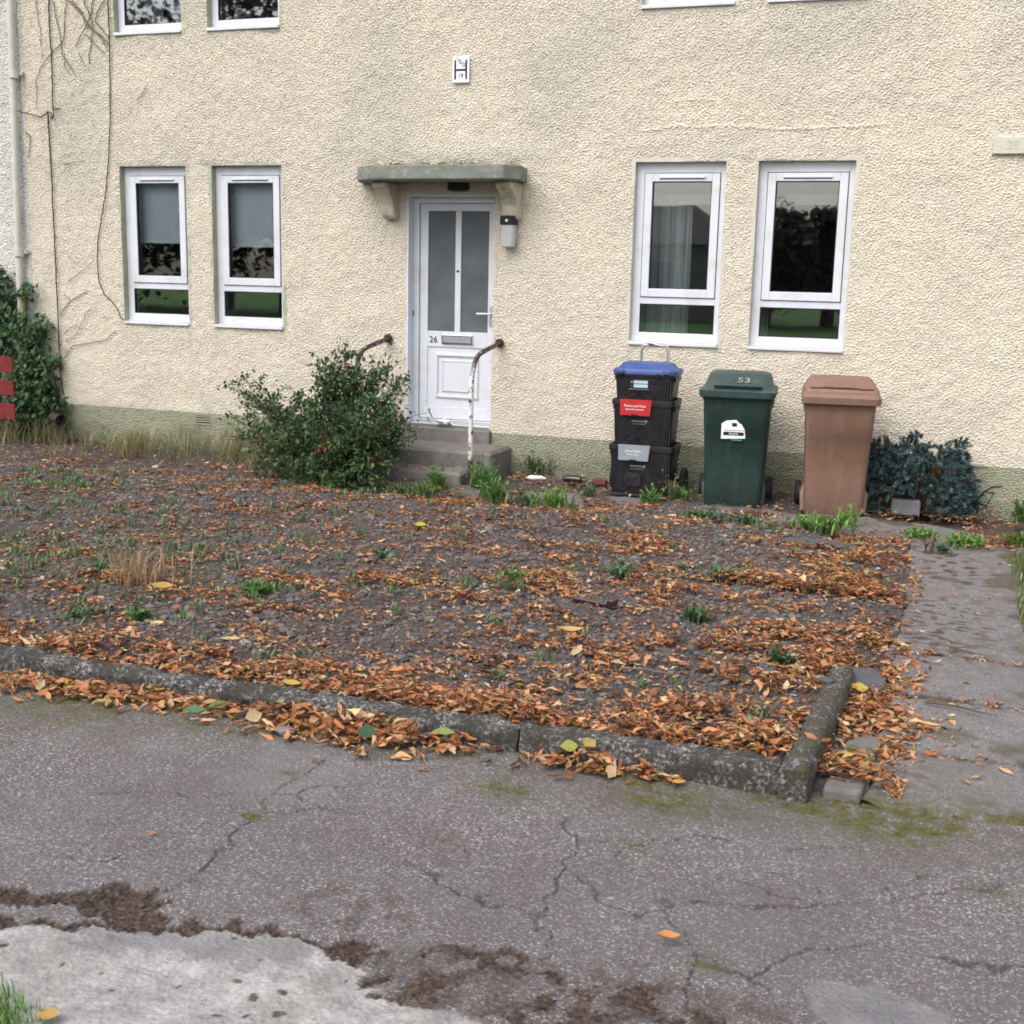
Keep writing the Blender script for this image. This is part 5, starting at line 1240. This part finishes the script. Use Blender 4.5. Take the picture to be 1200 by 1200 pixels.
# ------------------------------------------------------------------ wheelie bins
def bin_(px_c, py_c, rz, kind, label):
    c = G(px_c, py_c); c = np.array([c[0], c[1] + .24, .012])
    t = thing('wheelie_bin', label, 'wheelie bin', tuple(c), rz, 'wheelie bins against the house wall')
    gm = MT['green_bin'] if kind == 'green' else MT['brown_bin']; lm = MT['green_lid'] if kind == 'green' else MT['brown_bin']
    wt = .565; H_ = .905; t.scale = (.965, .965, 1)
    m = MB()
    m.loft([(0, .44, .46, .04, 0, .02), (.015, .46, .48, .045, 0, .02), (.30, .485, .52, .05, 0, .015), (.62, .515, .57, .05, 0, .008), (.622, .518, .573, .05, 0, .008), (.80, .535, .60, .05), (H_ - .03, .545, .625, .05), (H_ - .028, .575, .655, .05), (H_, .58, .66, .05)])
    m.box(-.285, -.245, -.28, .25, H_ - .085, H_ - .03, .006) if kind == 'brown' else m.box(.245, .285, -.28, .25, H_ - .10, H_ - .03, .006)
    m.loft([(.02, .05, .30, .02, -.236, .02), (.16, .05, .26, .02, -.245, .02), (.22, .01, .2, .005, -.235, .02)]); m.loft([(.02, .05, .30, .02, .236, .02), (.16, .05, .26, .02, .245, .02), (.22, .01, .2, .005, .235, .02)])
    m.build('body', gm, t, smooth=True)
    m = MB()
    if kind == 'green':
        m.loft([(H_ - .012, .605, .70, .06, 0, -.012), (H_ + .035, .615, .71, .06, 0, -.012), (H_ + .045, .59, .68, .06, 0, -.008), (H_ + .05, .545, .62, .07, 0, .0), (H_ + .115, .515, .50, .08, 0, .06), (H_ + .15, .49, .40, .08, 0, .10), (H_ + .160, .42, .30, .06, 0, .12)])
    else:
        m.loft([(H_ - .020, .605, .70, .05, 0, -.012), (H_ + .028, .612, .71, .05, 0, -.012), (H_ + .034, .60, .69, .05, 0, -.008), (H_ + .05, .595, .68, .05, 0, -.002), (H_ + .056, .58, .64, .05, 0, .012), (H_ + .085, .575, .62, .05, 0, .02), (H_ + .092, .55, .58, .05, 0, .04), (H_ + .125, .525, .52, .06, 0, .07), (H_ + .152, .47, .40, .06, 0, .11), (H_ + .158, .38, .3, .05, 0, .12)])
    lid = m.build('lid', lm, t, smooth=True)
    m = MB()
    if kind == 'green':
        m.box(-.185, .19, -.318, -.295, H_ + .054, H_ + .070, .003); m.build('lid_slot', MT['black'], lid)
        m = MB(); m.box(-.19, .195, -.325, -.27, H_ + .071, H_ + .083, .004); m.build('lid_lip', lm, lid)
        q = text_mesh('painted_number', '53', .085, plain('worn_white_paint', (.26, .29, .28), .8, .4, 60), lid, Matrix.Translation((.045, -.222, H_ + .113)) @ Matrix.Rotation(math.radians(34), 4, 'X') @ Matrix.Scale(1.3, 4, (1, 0, 0)), .004)
    else:
        m.box(-.25, .25, -.305, -.28, H_ + .0575, H_ + .070, .004); m.box(-.245, -.15, -.285, -.25, H_ + .093, H_ + .104, .003); m.box(.12, .245, -.285, -.25, H_ + .093, H_ + .104, .003); m.box(-.148, .118, -.275, -.24, H_ + .097, H_ + .110, .003)
        m.build('lid_ridge', lm, lid)
    m = MB(); m.tube([(-.2, .345, H_ - .02), (-.2, .39, H_ + .03), (-.2, .40, H_ + .05), (.2, .40, H_ + .05), (.2, .39, H_ + .03), (.2, .345, H_ - .02)], .016, 8); m.build('handle', gm, t, smooth=True)
    for s in (-1, 1):
        m = MB(); m.tube([(s * .258, .235, .10), (s * .268, .235, .10), (s * .300, .235, .10), (s * .308, .235, .10)], [.085, .10, .10, .085], 22); m.build('wheel', MT['tyre'], t, smooth=True)
    m = MB(); m.tube([(-.29, .235, .10), (.29, .235, .10)], .012, 8); m.build('axle', MT['steel'], t)
    if kind == 'green':
        # sticker on the front
        yb = lambda z: -(.57 / 2 * (z - .62) / .18 * .0 + .277 + (z - .62) * .07)
        zc = .625
        m = MB(); P5 = [(-.112, -.065), (.083, -.055), (.075, .012), (.048, .055), (.030, .062), (.005, .088), (-.075, .080), (-.112, .055)]
        m.prism([(x_, z_ + zc) for x_, z_ in P5], -.293, -.268); s_ = m.build('sticker', MT['white'], t)
        m = MB(); m.box(-.095, .070, -.2955, -.2935, zc - .035, zc - .008); m.box(-.028, .012, -.2955, -.2935, zc + .036, zc + .064)
        for k in range(9): m.box(-.085 + k * .018, -.073 + k * .018, -.295, -.2935, zc + .002, zc + .008)
        m.build('printed_mark', MT['black'], s_)
        text_mesh('lettering', 'Recycle', .024, MT['white'], s_, FACE(-.012, -.2965, zc - .0215))
        m = MB(); m.box(-.03, .06, -.2915, -.268, zc - .076, zc - .0655); m.build('sticker_edge', plain('teal_print', (.05, .25, .2), .5), t)
    return t
bin_(853, 597, math.radians(6), 'green', 'dark green wheelie bin with a white sticker, between black boxes and brown bin')
bin_(971, 607, math.radians(7), 'brown', 'plain brown wheelie bin beside the blue conifer')

# ------------------------------------------------------------------ small things
q = G(1060, 604); m = MB(); m.box(-.11, .11, -.05, .05, 0, .125, .01)
b = m.build('concrete_block', MT['block'], None, loc=(q[0], q[1], .005)); b.rotation_euler = (0, 0, .1); tag(b, 'plain grey block standing in front of the blue conifer', 'block')
q = np.array([G(1147, 608)[0], G(1147, 608)[1], .0])
m = MB(); k_ = lambda px, py, y=-.15: W(px, py, q[1] + y * 0 - 0) - q
for pts, r in [([(1146, 606), (1144, 588)], .009), ([(1139, 612), (1138, 588)], .006), ([(1143, 588), (1153, 577), (1162, 571), (1175, 570)], .008), ([(1143, 587), (1157, 594)], .009), ([(1157, 577), (1165, 578)], .007), ([(1137, 586), (1143, 588)], .010), ([(1165, 578), (1156, 592)], .004)]:
    m.tube([k_(*p) for p in pts], r, 8)
tag(m.build('metal_frame', MT['black'], None, loc=q, smooth=True), 'small black bent rod frame standing by the wall right of the conifer', 'metal frame')
q = G(700, 707, .07); m = MB(); m.box(-.14, .06, -.018, .018, -.01, .012, .004); m.box(.06, .10, -.02, .05, -.012, .035, .004)
b = m.build('bracket_scrap', MT['bottle'], None, loc=q); b.rotation_euler = (0, .05, -.12); tag(b, 'black plastic bar with a bent end lying in the middle of the bed', 'scrap')
def slate(px, py, w_, d_, rz, label, z=.05, tilt=.1):
    q = G(px, py, z); m = MB(); m.slab([(-w_, -d_ * .6), (w_ * .6, -d_), (w_, -d_ * .1), (w_ * .7, d_), (-w_ * .5, d_ * .8), (-w_ * .9, d_ * .3)], -.008, .006)
    b = m.build('slate_piece', MT['slate'], None, loc=q, bevel=.002); b.rotation_euler = (tilt, tilt * .5, rz); tag(b, label, 'slate', 'broken slate pieces')
slate(1012, 795, .10, .09, .3, 'broken slate tilted on the leaves beyond the end of the corner kerb', .075, .25)
slate(955, 636, .22, .12, -.2, 'flat grey slate lying in gravel before the brown bin', .055, .02)
slate(968, 797, .035, .02, .1, 'dark slate chip on the end of the corner kerb', .135, .1)
slate(898, 783, .04, .035, .5, 'small dark shard among leaves left of the corner kerb', .085, .4)
q = G(628, 563, .02)
m = MB(); m.tube([(-.075, 0, .02), (-.05, 0, .022), (.05, .01, .022), (.09, .012, .02)], [.012, .022, .022, .004], 10); tag(m.build('litter', MT['paper'], None, loc=q, smooth=True), 'crumpled white wrapper on the ground at the wall right of the doorstep', 'litter')
q = G(672, 566, .02)
m = MB(); m.tube([(-.10, 0, .03), (-.05, 0, .035), (.06, .01, .032), (.075, .01, .03), (.12, .012, .028)], [.02, .034, .034, .018, .016], 12); tag(m.build('bottle', MT['bottle'], None, loc=q, smooth=True), 'dark bottle lying at the wall, between white wrapper and black boxes', 'bottle')
q = G(703, 568, .02); m = MB(); m.box(-.07, .06, -.03, .03, 0, .05, .008); tag(m.build('brick_piece', MT['terracotta'], None, loc=q), 'dark red brick piece lying left of the black boxes', 'brick')
q = W(520, 491, -.03)
m = MB(); X, Y, F = grid(np.linspace(-.07, .07, 9), np.linspace(-.05, .05, 7)); m.add(np.stack([X, Y, .02 + .018 * np.sin(X * 60) * np.cos(Y * 50) + .012 * R.standard_normal(len(X))], 1), [F])
sc = m.build('paper_scrap', MT['paper'], None, loc=(q[0], -.02, DZ0 + .005)); sd2 = sc.modifiers.new('s', 'SOLIDIFY'); sd2.thickness = .002; tag(sc, 'crumpled pink white paper on the door sill', 'paper')
for px, py, L, rz, lab, z in [(415, 742, .22, .35, 'thin dark twig on bare gravel, left of the bed middle', .06), (640, 690, .16, .9, 'forked grey twig left of the black plastic bar', .06), (760, 788, .26, .0, 'long pale twig in the front of the bed', .06), (200, 712, .25, .7, 'dark twig in the left front of the bed', .06), (1125, 832, .30, -.25, 'dark twig lying in the second path joint', .03), (105, 585, .35, .05, 'long thin dark twig near the far left wall foot', .05)]:
    q = G(px, py, z); m = MB(); m.tube([(-L / 2, 0, .004), (-L * .1, .012, .01), (L * .2, -.006, .012), (L / 2, .01, .004)], [.006, .005, .004, .002], 6); m.tube([(L * .1, 0, .01), (L * .25, .04, .014)], [.003, .0015], 5)
    b = m.build('twig', MT['bark'] if 'pale' not in lab and 'grey' not in lab else MT['vine'], None, loc=q); b.rotation_euler = (0, 0, rz); tag(b, lab, 'twig', 'loose twigs')
q = G(628, 634, .05)
for px, py, r_, lab in [(757, 634, .022, 'white pebble on the gravel below the black boxes'), (590, 803, .03, 'pale grey pebble near the kerb, right of the middle'), (335, 857, .04, 'round grey stone in the leaf pile before the kerb')]:
    q = G(px, py, .06 if py < 820 else .02); m = MB(); m.add(ico * np.array([r_ * 1.2, r_, r_ * .7]) * (1 + .1 * R.standard_normal((12, 1))), [icf])
    o_ = m.build('pebble', MT['block'] if 'grey' in lab else MT['white'], None, loc=q, smooth=False); s_ = o_.modifiers.new('s', 'SUBSURF'); s_.levels = s_.render_levels = 2; tag(o_, lab, 'pebble', 'pebbles lying loose')

# ------------------------------------------------------------------ across the road: what the windows mirror
def far_house(x, y, w_, label):
    t = thing('far_house', label, 'house', (x, y, 0), 0, 'houses across the green, mirrored in the windows')
    m = MB(); m.box(-w_ / 2, w_ / 2, -4, 4, -.05, 3.1); m.build('wall', MT['far_wall'], t)
    m = MB(); m.add([(-w_ / 2 - .3, -4.3, 3.102), (w_ / 2 + .3, -4.3, 3.102), (w_ / 2 + .3, 4.3, 3.102), (-w_ / 2 - .3, 4.3, 3.102), (-w_ / 2 + 2, 0, 4.9), (w_ / 2 - 2, 0, 4.9)], [np.array([(0, 1, 5, 4), (2, 3, 4, 5), (0, 3, 2, 1)]), np.array([(1, 2, 5), (3, 0, 4)])]); m.build('roof', MT['roof'], t)
    for k in (-.3, 0, .3):
        m = MB(); m.box(k * w_ - .7, k * w_ + .7, 4.003, 4.05, .9, 2.4); m.build('window', MT['gasket'], t)
far_house(-16.5, -45, 14, 'pale hipped roof house mirrored in the window above the black boxes')
def far_tree(x, y, h_, label):
    t = thing('far_tree', label, 'tree', (x, y, 0), 0, 'trees across the green, mirrored in the windows')
    m = MB(); m.tube([(0, 0, -.05), (.1, 0, h_ * .3), (0, .1, h_ * .6), (.1, 0, h_ * .9)], [.28, .2, .12, .03], 8)
    for k in range(9):
        a = R.uniform(0, 6.28); z = h_ * R.uniform(.3, .7); m.tube([(0, 0, z), (math.cos(a) * h_ * .2, math.sin(a) * h_ * .2, z + h_ * .15)], [.08, .02], 6)
    m.build('trunk', MT['bark'], t)
    n = 12000; cl = R.standard_normal((26, 3)); cl /= np.linalg.norm(cl, axis=1)[:, None]; cl = cl * R.uniform(.3, 1, (26, 1)) * np.array([h_ * .34, h_ * .34, h_ * .46]) + [0, 0, h_ * .52]
    P = cl[R.integers(0, 26, n)] + R.normal(0, h_ * .07, (n, 3))
    leaf_cloud('crown', P, R.uniform(.16, .48, n), R.uniform(.5, .9, n), jit((.085, .095, .078), n, .45), MT['foliage'], t)
for x, y, h_, lab in [(-7.2, -38, 5.0, 'round dark tree across the green, mirrored in the middle of the rightmost window'), (-5.0, -40, 4.3, 'smaller dark tree across the green, mirrored at the right of the rightmost window'), (-17.5, -36, 8, 'dark tree across the green, mirrored in the left door pane'), (-21, -38, 11, 'dark tree across the green, mirrored between door and left windows'),
    (-26.5, -35, 13, 'dark tree across the green, mirrored in the window second from left'), (-30.5, -37, 14, 'tall dark tree across the green, mirrored between the left windows'), (-34.5, -35, 13, 'dark tree across the green, mirrored in the far left window'), (-39, -37, 13, 'outermost dark tree across the green')]:
    far_tree(x, y, h_, lab)
